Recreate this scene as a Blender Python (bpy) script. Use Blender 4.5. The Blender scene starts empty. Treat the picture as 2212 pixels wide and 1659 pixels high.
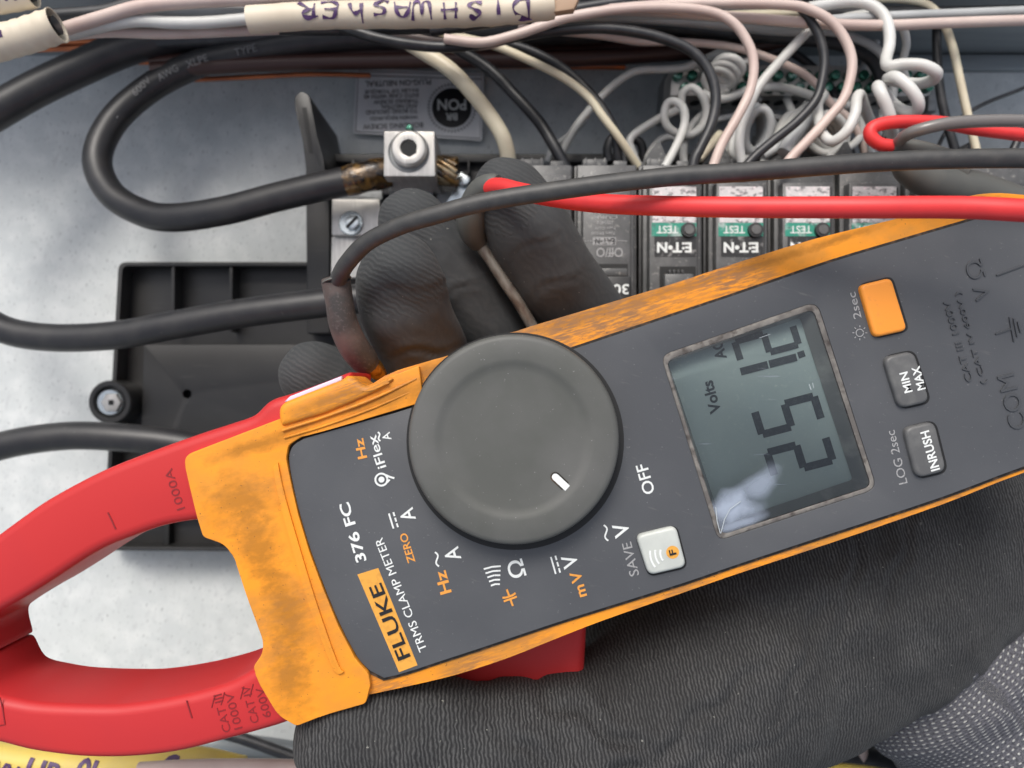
import bpy, bmesh, math, random
from mathutils import Vector, Matrix
random.seed(7)
scene = bpy.context.scene
COL = scene.collection
# ---------------------------------------------------------------- camera, sky, sun, exposure
H = 375.0                      # mm from the lens to the panel back plate, which lies level at z = 0
F = 26.0 / 36.0 * 2212.0       # focal length in reading units (photo width = 2212)
cam = bpy.data.cameras.new("camera"); cam.lens = 26; cam.sensor_width = 36
cam.clip_start = 0.005; cam.clip_end = 50
cam.dof.use_dof = True; cam.dof.focus_distance = 0.195; cam.dof.aperture_fstop = 15
co = bpy.data.objects.new("camera", cam); COL.objects.link(co)
co.location = (0, 0, H * .001); scene.camera = co
w = bpy.data.worlds.new("World"); scene.world = w; w.use_nodes = True
nt = w.node_tree; nt.nodes.clear()
SUN_EL, SUN_ROT = math.radians(50), math.radians(-14)
sky = nt.nodes.new("ShaderNodeTexSky"); sky.sky_type = 'NISHITA'; sky.sun_disc = False
sky.sun_elevation = SUN_EL; sky.sun_rotation = SUN_ROT; sky.air_density = 1.0; sky.dust_density = 4.0; sky.ozone_density = 0.6
bg = nt.nodes.new("ShaderNodeBackground"); bg.inputs[1].default_value = 0.15
wo = nt.nodes.new("ShaderNodeOutputWorld")
hs = nt.nodes.new("ShaderNodeHueSaturation"); hs.inputs["Saturation"].default_value = .5   # hazy overcast
nt.links.new(sky.outputs[0], hs.inputs["Color"]); nt.links.new(hs.outputs[0], bg.inputs[0]); nt.links.new(bg.outputs[0], wo.inputs[0])
sl = bpy.data.lights.new("sun", 'SUN'); sl.energy = 1.25; sl.angle = math.radians(20); sl.color = (1, .96, .90)
so = bpy.data.objects.new("sun", sl); COL.objects.link(so)
sd = Vector((math.sin(SUN_ROT) * math.cos(SUN_EL), math.cos(SUN_ROT) * math.cos(SUN_EL), math.sin(SUN_EL)))
so.rotation_euler = sd.to_track_quat('Z', 'Y').to_euler()
scene.view_settings.view_transform = 'Standard'; scene.view_settings.look = 'None'
scene.view_settings.exposure = 0.36; scene.view_settings.gamma = 1
scene.render.engine = 'CYCLES'; scene.cycles.use_denoising = True
scene.cycles.max_bounces = 8; scene.cycles.transparent_max_bounces = 12
scene.cycles.caustics_reflective = False; scene.cycles.caustics_refractive = False

# ---------------------------------------------------------------- materials
def mat(name, col, rough=.5, metal=0.0, spec=.5, var=(), bump=(), coat=0, sheen=0):
    """var: (scale xyz or number, second colour, lo, hi[, detail]); bump: (scale, strength, mm)."""
    m = bpy.data.materials.new(name); m.use_nodes = True
    n = m.node_tree; b = n.nodes["Principled BSDF"]; L = n.links
    b.inputs["Base Color"].default_value = (*col, 1)
    b.inputs["Roughness"].default_value = rough; b.inputs["Metallic"].default_value = metal
    b.inputs["Specular IOR Level"].default_value = spec
    b.inputs["Coat Weight"].default_value = coat
    b.inputs["Sheen Weight"].default_value = sheen
    tc = n.nodes.new("ShaderNodeNewGeometry")
    prev = None
    for v in var:
        sc, c2, lo, hi = v[:4]
        mp = n.nodes.new("ShaderNodeMapping"); L.new(tc.outputs["Position"], mp.inputs[0])
        if len(v) > 5: mp.inputs["Rotation"].default_value = (0, 0, math.radians(v[5]))
        mp2 = n.nodes.new("ShaderNodeMapping"); L.new(mp.outputs[0], mp2.inputs[0])
        mp2.inputs["Scale"].default_value = sc if isinstance(sc, tuple) else (sc, sc, sc)
        t = n.nodes.new("ShaderNodeTexNoise"); t.inputs["Scale"].default_value = 1
        t.inputs["Detail"].default_value = v[4] if len(v) > 4 else 5
        L.new(mp2.outputs[0], t.inputs["Vector"])
        r = n.nodes.new("ShaderNodeMapRange"); r.inputs[1].default_value = lo; r.inputs[2].default_value = hi
        L.new(t.outputs[0], r.inputs[0])
        mx = n.nodes.new("ShaderNodeMix"); mx.data_type = 'RGBA'
        L.new(r.outputs[0], mx.inputs[0])
        if prev is None: mx.inputs[6].default_value = (*col, 1)
        else: L.new(prev, mx.inputs[6])
        mx.inputs[7].default_value = (*c2, 1); prev = mx.outputs[2]
    if prev is not None: L.new(prev, b.inputs["Base Color"])
    pb = None
    for sc, st, dist in bump:
        t = n.nodes.new("ShaderNodeTexNoise"); t.inputs["Scale"].default_value = sc; t.inputs["Detail"].default_value = 4
        L.new(tc.outputs["Position"], t.inputs["Vector"])
        u = n.nodes.new("ShaderNodeBump"); u.inputs["Strength"].default_value = st; u.inputs["Distance"].default_value = dist * .001
        L.new(t.outputs[0], u.inputs["Height"])
        if pb: L.new(pb, u.inputs["Normal"])
        pb = u.outputs[0]
    if pb: L.new(pb, b.inputs["Normal"])
    m["bsdf"] = b.name
    return m

GRIME = (.20, .10, .045)
M = {}
def orange_material(name, amount, streak, soft, smudges=()):
    m = mat(name, (.84, .30, .020), .5, spec=.3, bump=[(900, .22, .12), (120, .2, .5)])
    n = m.node_tree; b = n.nodes["Principled BSDF"]; L = n.links
    tc = n.nodes.new("ShaderNodeTexCoord")
    def noise(sc, rot, lo, hi, det=6):
        mp = n.nodes.new("ShaderNodeMapping"); mp.inputs["Rotation"].default_value = (0, 0, math.radians(-rot)); L.new(tc.outputs["Object"], mp.inputs[0])
        m2 = n.nodes.new("ShaderNodeMapping"); m2.inputs["Scale"].default_value = sc; L.new(mp.outputs[0], m2.inputs[0])
        t = n.nodes.new("ShaderNodeTexNoise"); t.inputs["Scale"].default_value = 1; t.inputs["Detail"].default_value = det; t.inputs["Roughness"].default_value = .62
        L.new(m2.outputs[0], t.inputs["Vector"])
        r = n.nodes.new("ShaderNodeMapRange"); r.inputs[1].default_value = lo; r.inputs[2].default_value = hi; L.new(t.outputs[0], r.inputs[0]); return r.outputs[0]
    def mul(a, c):
        k = n.nodes.new("ShaderNodeMath"); k.operation = 'MULTIPLY'
        for i, v in enumerate((a, c)):
            if isinstance(v, (int, float)): k.inputs[i].default_value = v
            else: L.new(v, k.inputs[i])
        return k.outputs[0]
    def mix(f, a, c):
        k = n.nodes.new("ShaderNodeMix"); k.data_type = 'RGBA'; L.new(f, k.inputs[0])
        if isinstance(a, tuple): k.inputs[6].default_value = (*a, 1)
        else: L.new(a, k.inputs[6])
        k.inputs[7].default_value = (*c, 1); return k.outputs[2]
    big = noise((22, 30, 22), 17, .46, .66, 3)
    c = mix(mul(noise((38, 52, 45), 17, .44, .66, 6), soft), (.84, .30, .020), (.50, .22, .040))
    for (sx_, sy_, rx_, ry_, an_) in smudges:       # soil patches: centre and radii in mm from the meter's origin
        sb = n.nodes.new("ShaderNodeVectorMath"); sb.operation = 'SUBTRACT'; L.new(tc.outputs["Object"], sb.inputs[0]); sb.inputs[1].default_value = (sx_ * .001, sy_ * .001, 0)
        m3 = n.nodes.new("ShaderNodeMapping"); m3.inputs["Rotation"].default_value = (0, 0, math.radians(-an_)); L.new(sb.outputs[0], m3.inputs[0])
        m4 = n.nodes.new("ShaderNodeMapping"); m4.inputs["Scale"].default_value = (1000 / rx_, 1000 / ry_, 0); L.new(m3.outputs[0], m4.inputs[0])
        ln = n.nodes.new("ShaderNodeVectorMath"); ln.operation = 'LENGTH'; L.new(m4.outputs[0], ln.inputs[0])
        ad = n.nodes.new("ShaderNodeMath"); ad.operation = 'ADD'; L.new(ln.outputs["Value"], ad.inputs[0]); L.new(noise((260, 420, 200), 17, .25, .75, 10), ad.inputs[1])
        mr = n.nodes.new("ShaderNodeMapRange"); mr.inputs[1].default_value = 1.75; mr.inputs[2].default_value = .75; L.new(ad.outputs[0], mr.inputs[0])
        c = mix(mul(mr.outputs[0], .85), c, (.40, .155, .014))
    c = mix(mul(mul(big, noise(streak, 17, .40, .56, 10)), amount), c, (.27, .135, .06))
    c = mix(mul(noise((1300, 1300, 1300), 0, .70, .74, 2), .7), c, (.12, .06, .03))
    c = mix(mul(noise((60, 700, 200), 17, .66, .72, 8), amount * .8), c, (.16, .08, .035))
    L.new(c, b.inputs["Base Color"]); return m
def rel(px, py): return ((px - 1300) / F * 191, -(py - 1000) / F * 191)
def _sm(px, py, rx, ry, an):
    ox, oy = (1300 - 1106) / F * 232, -(1000 - 829.5) / F * 232
    return ((px - 1106) / F * 189 - ox, -(py - 829.5) / F * 189 - oy, rx / F * 189, ry / F * 189, an)
F = 26.0 / 36.0 * 2212.0
M['orange'] = orange_material('orange_rubber', .35, (200, 500, 200), .65, [_sm(515, 1085, 75, 60, 0), _sm(560, 1180, 45, 80, 20), _sm(618, 1320, 42, 120, 17), _sm(625, 1470, 48, 80, 12), _sm(560, 960, 120, 16, 18), _sm(840, 860, 110, 22, 20)])
M['orange_dirty'] = orange_material('orange_rubber_worn', 1.0, (260, 1500, 500), .8, [_sm(1250, 690, 170, 16, 16), _sm(1450, 625, 150, 14, 16), _sm(1640, 570, 160, 12, 17), _sm(930, 800, 90, 18, 20), _sm(1820, 512, 100, 10, 17), _sm(720, 860, 90, 14, 20)])
M['orange_clean'] = mat('orange_button', (.90, .31, .035), .45, var=[(500, (.75, .26, .05), .6, .8)], bump=[(700, .1, .1)])
M['label_orange'] = mat('printed_orange', (.72, .34, .05), .5, var=[(600, (.55, .25, .04), .5, .8)])
M['ink_orange'] = mat('ink_orange', (.72, .30, .05), .5)
M['ink_white'] = mat('ink_white', (.72, .74, .72), .5, var=[(2600, (.25, .26, .27), .66, .72, 6)])
M['ink_grey'] = mat('ink_grey', (.32, .32, .32), .5, var=[(2200, (.1, .1, .1), .62, .70, 6)])
M['ink_black'] = mat('ink_black', (.012, .012, .014), .4)
M['ink_red'] = mat('ink_dark_red', (.22, .012, .015), .5)
M['ink_purple'] = mat('ink_purple_marker', (.055, .02, .09), .5, var=[(300, (.15, .08, .2), .5, .8)])
M['panel'] = mat('slate_plastic', (.070, .073, .079), .38, var=[(40, (.085, .088, .094), .4, .7), (1500, (.16, .16, .16), .70, .76, 3), ((200, 900, 300), (.11, .11, .11), .66, .8, 8, 18)], bump=[(2200, .22, .08), (60, .1, .3)])
M['emboss'] = mat('slate_plastic_raised', (.060, .063, .068), .35)
M['seam'] = mat('dirty_seam', (.02, .016, .012), .8, var=[(500, (.10, .06, .035), .5, .7)])
M['knob'] = mat('charcoal_knob', (.076, .078, .070), .55, var=[(60, (.10, .10, .094), .4, .7), (1400, (.20, .20, .19), .72, .77, 2)], bump=[(1800, .12, .06)])
M['well'] = mat('black_gap', (.006, .006, .006), .6)
M['button'] = mat('grey_button', (.10, .10, .10), .45, var=[(350, (.14, .14, .135), .45, .75)], bump=[(1500, .2, .08)])
M['pale_button'] = mat('pale_button', (.52, .54, .50), .4, var=[(150, (.45, .47, .44), .4, .7)])
M['lcd'] = mat('lcd_screen', (.34, .395, .375), .35, var=[(30, (.28, .345, .345), .35, .7), (900, (.39, .44, .42), .6, .8)])
M['lcd_ink'] = mat('lcd_segment', (.022, .028, .035), .5, var=[(900, (.045, .055, .06), .5, .7)])
M['lcd_wall'] = mat('lens_wall', (.30, .30, .30), .2, var=[((120, 120, 60), (.50, .49, .47), .5, .7)])
M['grime_rim'] = mat('grimy_rim', (.11, .10, .092), .75, var=[(230, (.21, .195, .175), .42, .65, 8), (330, (.045, .035, .03), .54, .68, 8)], bump=[(900, .35, .2)])
M['red'] = mat('red_plastic', (.50, .028, .028), .45, spec=.35, var=[(30, (.47, .027, .03), .4, .7), ((40, 160, 60), (.40, .02, .02), .68, .80, 6)], bump=[(2500, .12, .05)])
M['red_lead'] = mat('red_silicone', (.72, .035, .035), .48, var=[(120, (.62, .03, .032), .4, .7)], bump=[(2500, .1, .05)])
M['black_lead'] = mat('black_silicone', (.040, .040, .040), .5, var=[(300, (.06, .058, .055), .4, .7), (2500, (.25, .25, .24), .74, .78, 2)], bump=[(2500, .15, .06)])
M['grey_lead'] = mat('grey_glossy_lead', (.16, .15, .145), .25, bump=[(500, .1, .1)])
M['probe'] = mat('dusty_probe', (.050, .046, .044), .6, var=[(110, (.12, .085, .075), .42, .62), (1200, (.10, .09, .085), .55, .7)], bump=[(500, .4, .3), (1600, .3, .1)])
M['probe_grey'] = mat('grey_probe', (.085, .088, .082), .55, var=[(90, (.11, .11, .10), .4, .7)], bump=[(900, .15, .1)])
M['brass'] = mat('worn_brass', (.45, .26, .07), .35, .8, var=[(500, (.2, .1, .03), .5, .65)])
M['steel_rod'] = mat('steel_rod', (.22, .205, .18), .4, .2, var=[((120, 300, 120), (.12, .095, .08), .45, .60, 4, 60)])
M['galv'] = mat('galvanised_steel', (.60, .625, .615), .6, .0, .35, var=[(14, (.56, .59, .59), .35, .65, 4), (90, (.68, .70, .69), .45, .7, 7), ((1000, 400, 700), (.34, .355, .36), .61, .70, 8, 14), ((260, 90, 200), (.53, .55, .55), .60, .72, 6, 20)], bump=[(500, .06, .1)])
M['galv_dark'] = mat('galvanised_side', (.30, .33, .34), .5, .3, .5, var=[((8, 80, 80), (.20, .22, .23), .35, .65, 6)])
M['black_plastic'] = mat('black_plastic', (.021, .0205, .020), .42, spec=.55, var=[(40, (.030, .029, .028), .4, .7), ((60, 400, 90), (.055, .052, .05), .64, .8, 8)], bump=[(1500, .15, .06)])
M['breaker'] = mat('breaker_body', (.072, .073, .073), .4, var=[(200, (.11, .11, .11), .45, .7), (700, (.22, .215, .20), .60, .72)], bump=[(900, .2, .1)])
M['breaker_side'] = mat('breaker_side', (.030, .030, .031), .4, var=[(300, (.05, .05, .05), .5, .75)])
M['sticker'] = mat('scuffed_sticker', (.60, .58, .58), .3, var=[((450, 700, 300), (.20, .19, .195), .52, .62, 9), (900, (.78, .68, .70), .56, .64, 5)])
M['green'] = mat('green_print', (.035, .27, .19), .35, var=[(300, (.34, .44, .41), .52, .64, 8), (700, (.08, .10, .10), .60, .68, 5)])
M['black_print'] = mat('black_print', (.03, .03, .03), .3, var=[(420, (.22, .215, .21), .56, .66, 8)])
M['white_label'] = mat('white_label', (.86, .86, .86), .4, var=[(60, (.70, .71, .73), .4, .7)])
M['alu'] = mat('aluminium', (.62, .60, .56), .38, .55, .5, var=[(120, (.50, .48, .45), .4, .7), ((900, 60, 60), (.70, .68, .64), .5, .7)], bump=[(1500, .15, .05)])
M['zinc'] = mat('bright_zinc', (.62, .67, .68), .25, .85, bump=[(900, .2, .1)])
M['alu_dark'] = mat('dull_aluminium', (.30, .31, .31), .45, .5, var=[(200, (.20, .21, .21), .4, .7)])
M['cable'] = mat('black_cable', (.020, .020, .022), .42, var=[(120, (.032, .031, .031), .4, .7), ((500, 500, 500), (.06, .058, .055), .68, .76, 4)], bump=[(900, .12, .1), (60, .2, 1)])
M['grease'] = mat('brown_grease', (.07, .04, .015), .18, .2, var=[(180, (.22, .12, .03), .45, .6), (260, (.02, .015, .012), .5, .62)], bump=[(260, .8, 1.2)], coat=.6)
M['strand'] = mat('greasy_strand', (.42, .33, .20), .22, .7, var=[(200, (.16, .08, .02), .42, .58)], coat=.5)
M['copper'] = mat('bare_copper', (.62, .20, .08), .35, .7, var=[(60, (.35, .11, .05), .4, .7)])
M['w_white'] = mat('white_insulation', (.60, .60, .575), .42, var=[(70, (.50, .50, .47), .4, .7)], bump=[(700, .08, .1)])
M['w_grey'] = mat('greyish_insulation', (.44, .45, .45), .42, var=[(70, (.36, .37, .37), .4, .7)], bump=[(700, .08, .1)])
M['w_cream'] = mat('cream_insulation', (.66, .60, .45), .42, var=[(70, (.58, .50, .36), .4, .7)])
M['w_pink'] = mat('pinkish_insulation', (.58, .47, .42), .42, var=[(70, (.50, .38, .34), .4, .7)])
M['w_black'] = mat('black_insulation', (.022, .023, .026), .38, var=[(150, (.05, .05, .052), .5, .75)], bump=[(700, .1, .1)])
M['w_brown'] = mat('dark_brown_insulation', (.05, .022, .018), .45)
M['tape'] = mat('cream_tape', (.68, .60, .47), .55, var=[(60, (.60, .52, .40), .4, .7)], bump=[(300, .1, .3)])
M['tan'] = mat('tan_tape', (.38, .25, .16), .6)
M['yellow'] = mat('yellow_jacket', (.66, .50, .10), .5, var=[(60, (.55, .42, .12), .4, .7)])
M['screw_green'] = mat('green_screw', (.05, .20, .14), .22, .6, var=[(400, (.35, .5, .45), .55, .65)])
M['lilac'] = mat('lilac_strip', (.60, .60, .80), .3)

def glove_material(name, rot, wl, base, ridge, strength, dist=4.0):
    m = mat(name, base, .78, spec=.25, bump=[], sheen=.04)
    n = m.node_tree; b = n.nodes["Principled BSDF"]; L = n.links
    tc = n.nodes.new("ShaderNodeTexCoord"); mp = n.nodes.new("ShaderNodeMapping")
    mp.inputs["Rotation"].default_value = rot
    L.new(tc.outputs["Object"], mp.inputs[0])
    wv = n.nodes.new("ShaderNodeTexWave"); wv.wave_type = 'BANDS'; wv.bands_direction = 'X'
    wv.inputs["Scale"].default_value = .314 / (wl * .001); wv.inputs["Distortion"].default_value = dist
    wv.inputs["Detail"].default_value = 3; wv.inputs["Detail Scale"].default_value = 1.3
    L.new(mp.outputs[0], wv.inputs[0])
    wv2 = n.nodes.new("ShaderNodeTexNoise"); wv2.inputs["Scale"].default_value = 1; wv2.inputs["Detail"].default_value = 3
    mp2 = n.nodes.new("ShaderNodeMapping"); mp2.inputs["Scale"].default_value = (1500, 800, 900)
    L.new(mp.outputs[0], mp2.inputs[0]); L.new(mp2.outputs[0], wv2.inputs["Vector"])
    mul = n.nodes.new("ShaderNodeMath"); mul.operation = 'MULTIPLY'
    L.new(wv.outputs[1], mul.inputs[0]); L.new(wv2.outputs[0], mul.inputs[1])
    big = n.nodes.new("ShaderNodeTexNoise"); big.inputs["Scale"].default_value = 45; big.inputs["Detail"].default_value = 5
    L.new(tc.outputs["Object"], big.inputs["Vector"])
    br = n.nodes.new("ShaderNodeMapRange"); br.inputs[1].default_value = .3; br.inputs[2].default_value = .7
    br.inputs[3].default_value = .55; br.inputs[4].default_value = 1.25; L.new(big.outputs[0], br.inputs[0])
    mul2 = n.nodes.new("ShaderNodeMath"); mul2.operation = 'MULTIPLY'
    L.new(mul.outputs[0], mul2.inputs[0]); L.new(br.outputs[0], mul2.inputs[1])
    mx = n.nodes.new("ShaderNodeMix"); mx.data_type = 'RGBA'
    mx.inputs[6].default_value = (*base, 1); mx.inputs[7].default_value = (*ridge, 1)
    L.new(mul2.outputs[0], mx.inputs[0])
    lint = n.nodes.new("ShaderNodeTexNoise"); lint.inputs["Scale"].default_value = 700; lint.inputs["Detail"].default_value = 2
    L.new(tc.outputs["Object"], lint.inputs["Vector"])
    lr = n.nodes.new("ShaderNodeMapRange"); lr.inputs[1].default_value = .745; lr.inputs[2].default_value = .78
    L.new(lint.outputs[0], lr.inputs[0])
    mx2 = n.nodes.new("ShaderNodeMix"); mx2.data_type = 'RGBA'; mx2.inputs[7].default_value = (.22, .22, .20, 1)
    L.new(lr.outputs[0], mx2.inputs[0]); L.new(mx.outputs[2], mx2.inputs[6])
    L.new(mx2.outputs[2], b.inputs["Base Color"])
    u0 = n.nodes.new("ShaderNodeBump"); u0.inputs["Strength"].default_value = .5; u0.inputs["Distance"].default_value = .002
    L.new(big.outputs[0], u0.inputs["Height"])
    u = n.nodes.new("ShaderNodeBump"); u.inputs["Strength"].default_value = strength; u.inputs["Distance"].default_value = .0005
    L.new(mul.outputs[0], u.inputs["Height"]); L.new(u0.outputs[0], u.inputs["Normal"])
    L.new(u.outputs[0], b.inputs["Normal"])
    return m
M['glove'] = glove_material('knit_glove', (0, 0, math.radians(-6)), 1.05, (.017, .017, .018), (.130, .131, .130), .75, 5.0)
M['glove_tip'] = glove_material('wrinkled_glove_tip', (0, 0, math.radians(-62)), 1.5, (.043, .046, .048), (.074, .075, .075), .38, 5.0)
M['glove_body'] = glove_material('smooth_glove_finger', (0, 0, math.radians(-50)), 3.2, (.045, .048, .051), (.060, .062, .063), .12, 14.0)

def sleeve_material():
    m = mat('dotted_knit_sleeve', (.1, .1, .1), .85, spec=.2)
    n = m.node_tree; b = n.nodes["Principled BSDF"]; L = n.links
    uv = n.nodes.new("ShaderNodeUVMap"); uv.uv_map = "UVMap"
    nz = n.nodes.new("ShaderNodeTexNoise"); nz.inputs["Scale"].default_value = 5; L.new(uv.outputs[0], nz.inputs["Vector"])
    sp = n.nodes.new("ShaderNodeSeparateXYZ"); L.new(uv.outputs[0], sp.inputs[0])
    def math_(op, a, c, d=None):
        k = n.nodes.new("ShaderNodeMath"); k.operation = op
        for i, v in enumerate((a, c, d)):
            if v is None: continue
            if isinstance(v, (int, float)): k.inputs[i].default_value = v
            else: L.new(v, k.inputs[i])
        return k.outputs[0]
    u = math_('MULTIPLY_ADD', nz.outputs[0], .10, sp.outputs[0])
    fu = math_('FRACT', math_('MULTIPLY', u, 66), 0); fv = math_('FRACT', math_('MULTIPLY', sp.outputs[1], 84), 0)
    du = math_('ABSOLUTE', math_('SUBTRACT', fu, .5), 0); dv = math_('ABSOLUTE', math_('SUBTRACT', fv, .5), 0)
    e = math_('ADD', math_('MULTIPLY', math_('MULTIPLY', du, du), 12), math_('MULTIPLY', math_('MULTIPLY', dv, dv), 5))
    dot = n.nodes.new("ShaderNodeMapRange"); dot.inputs[1].default_value = .36; dot.inputs[2].default_value = .10
    L.new(e, dot.inputs[0])
    fine = n.nodes.new("ShaderNodeTexNoise"); fine.inputs["Scale"].default_value = 260; fine.inputs["Detail"].default_value = 3
    L.new(uv.outputs[0], fine.inputs["Vector"])
    cr = n.nodes.new("ShaderNodeMapRange"); cr.inputs[1].default_value = .35; cr.inputs[2].default_value = .65
    L.new(fine.outputs[0], cr.inputs[0])
    m1 = n.nodes.new("ShaderNodeMix"); m1.data_type = 'RGBA'; m1.inputs[6].default_value = (.045, .045, .053, 1); m1.inputs[7].default_value = (.145, .145, .162, 1)
    L.new(cr.outputs[0], m1.inputs[0])
    m2 = n.nodes.new("ShaderNodeMix"); m2.data_type = 'RGBA'; m2.inputs[7].default_value = (.55, .55, .52, 1)
    L.new(dot.outputs[0], m2.inputs[0]); L.new(m1.outputs[2], m2.inputs[6]); L.new(m2.outputs[2], b.inputs["Base Color"])
    bu = n.nodes.new("ShaderNodeBump"); bu.inputs["Strength"].default_value = .7; bu.inputs["Distance"].default_value = .0006
    L.new(math_('ADD', dot.outputs[0], math_('MULTIPLY', du, -1.2)), bu.inputs["Height"]); L.new(bu.outputs[0], b.inputs["Normal"])
    return m
M['sleeve'] = sleeve_material()

def lens_material():
    m = bpy.data.materials.new('clear_lens'); m.use_nodes = True
    n = m.node_tree; n.nodes.clear(); L = n.links
    o = n.nodes.new("ShaderNodeOutputMaterial"); mx = n.nodes.new("ShaderNodeMixShader")
    t = n.nodes.new("ShaderNodeBsdfTransparent"); t.inputs[0].default_value = (.93, .95, .95, 1)
    g = n.nodes.new("ShaderNodeBsdfGlossy"); g.inputs["Roughness"].default_value = .06
    fr = n.nodes.new("ShaderNodeFresnel"); fr.inputs[0].default_value = 1.5
    tc = n.nodes.new("ShaderNodeTexCoord"); mp = n.nodes.new("ShaderNodeMapping"); mp.inputs["Scale"].default_value = (90, 1400, 90)
    mp.inputs["Rotation"].default_value = (0, 0, .8)
    nz = n.nodes.new("ShaderNodeTexNoise"); nz.inputs["Scale"].default_value = 1; nz.inputs["Detail"].default_value = 6
    L.new(tc.outputs["Object"], mp.inputs[0]); L.new(mp.outputs[0], nz.inputs["Vector"])
    mr = n.nodes.new("ShaderNodeMapRange"); mr.inputs[1].default_value = .68; mr.inputs[2].default_value = .74; mr.inputs[4].default_value = .25
    L.new(nz.outputs[0], mr.inputs[0])
    ad = n.nodes.new("ShaderNodeMath"); ad.operation = 'ADD'; L.new(fr.outputs[0], ad.inputs[0]); L.new(mr.outputs[0], ad.inputs[1])
    L.new(ad.outputs[0], mx.inputs[0]); L.new(t.outputs[0], mx.inputs[1]); L.new(g.outputs[0], mx.inputs[2])
    def mnode(op, a, c):
        k = n.nodes.new("ShaderNodeMath"); k.operation = op
        for i, v in enumerate((a, c)):
            if isinstance(v, (int, float)): k.inputs[i].default_value = v
            else: L.new(v, k.inputs[i])
        return k.outputs[0]
    # painted sky reflection: pale bluish haze mixed in at the screen's lower left corner
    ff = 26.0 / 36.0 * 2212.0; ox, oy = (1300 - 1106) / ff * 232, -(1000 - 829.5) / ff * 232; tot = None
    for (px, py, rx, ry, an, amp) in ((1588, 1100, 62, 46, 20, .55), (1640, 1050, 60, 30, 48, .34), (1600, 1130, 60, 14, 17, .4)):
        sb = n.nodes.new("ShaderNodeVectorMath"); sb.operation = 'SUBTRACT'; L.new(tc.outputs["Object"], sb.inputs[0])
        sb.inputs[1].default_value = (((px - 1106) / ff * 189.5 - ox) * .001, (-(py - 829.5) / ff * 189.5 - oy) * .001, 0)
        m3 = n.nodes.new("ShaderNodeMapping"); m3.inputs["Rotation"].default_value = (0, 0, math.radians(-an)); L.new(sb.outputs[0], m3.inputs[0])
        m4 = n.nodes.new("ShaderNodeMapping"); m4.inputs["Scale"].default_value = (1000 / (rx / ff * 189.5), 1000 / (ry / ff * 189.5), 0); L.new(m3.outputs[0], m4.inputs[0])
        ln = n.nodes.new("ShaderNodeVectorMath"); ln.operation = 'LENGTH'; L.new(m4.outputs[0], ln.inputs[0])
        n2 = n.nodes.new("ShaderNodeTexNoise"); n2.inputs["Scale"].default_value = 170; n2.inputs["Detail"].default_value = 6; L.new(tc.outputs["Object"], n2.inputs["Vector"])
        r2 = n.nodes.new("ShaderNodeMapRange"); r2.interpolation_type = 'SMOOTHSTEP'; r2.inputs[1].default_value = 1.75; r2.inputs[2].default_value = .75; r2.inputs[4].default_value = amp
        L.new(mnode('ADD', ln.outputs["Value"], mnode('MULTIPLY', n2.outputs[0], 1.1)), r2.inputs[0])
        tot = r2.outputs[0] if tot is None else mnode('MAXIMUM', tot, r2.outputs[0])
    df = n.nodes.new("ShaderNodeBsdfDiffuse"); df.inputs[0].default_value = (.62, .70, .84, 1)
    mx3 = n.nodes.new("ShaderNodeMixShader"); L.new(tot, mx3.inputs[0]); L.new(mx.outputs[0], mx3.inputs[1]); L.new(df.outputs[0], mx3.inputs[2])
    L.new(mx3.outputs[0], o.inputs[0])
    return m
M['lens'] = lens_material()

# ---------------------------------------------------------------- helpers (all lengths in mm)
def W(px, py, d):
    return Vector(((px - 1106.0) / F * d, -(py - 829.5) / F * d, H - d))

def catmull(pts, n=6, closed=False):
    out = []; k = len(pts); pts = [Vector(p) for p in pts]
    rng = range(k) if closed else range(k - 1)
    for i in rng:
        p1, p2 = pts[i], pts[(i + 1) % k]
        p0 = pts[(i - 1) % k] if closed or i > 0 else p1 * 2 - p2
        p3 = pts[(i + 2) % k] if closed or i + 2 < k else p2 * 2 - p1
        for j in range(n):
            t = j / n
            out.append(.5 * ((2 * p1) + (p2 - p0) * t + (2 * p0 - 5 * p1 + 4 * p2 - p3) * t * t + (3 * p1 - p0 - 3 * p2 + p3) * t ** 3))
    if not closed: out.append(pts[-1])
    return out

def rounded(corners, r, n=5):
    """closed polygon in reading units with rounded corners (r: one number or one per corner)."""
    k = len(corners); out = []
    for i in range(k):
        p0, p1, p2 = (Vector(corners[j % k]).to_2d() for j in (i - 1, i, i + 1))
        rr = r[i] if isinstance(r, (list, tuple)) else r
        a, b = (p0 - p1), (p2 - p1)
        rr = min(rr, a.length * .48, b.length * .48)
        s, e = p1 + a.normalized() * rr, p1 + b.normalized() * rr
        for j in range(n + 1):
            t = j / n; out.append(tuple(s * (1 - t) ** 2 + p1 * 2 * t * (1 - t) + e * t * t))
    return out

def tagged(o, label=None, cat=None, group=None, kind=None):
    for k, v in (('label', label), ('category', cat), ('group', group), ('kind', kind)):
        if v: o[k] = v
    return o

def thing(name, label, cat, at, group=None):
    o = bpy.data.objects.new(name, None); COL.objects.link(o); o.empty_display_size = .01
    o.location = Vector(at) * .001
    return tagged(o, label, cat, group)

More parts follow.
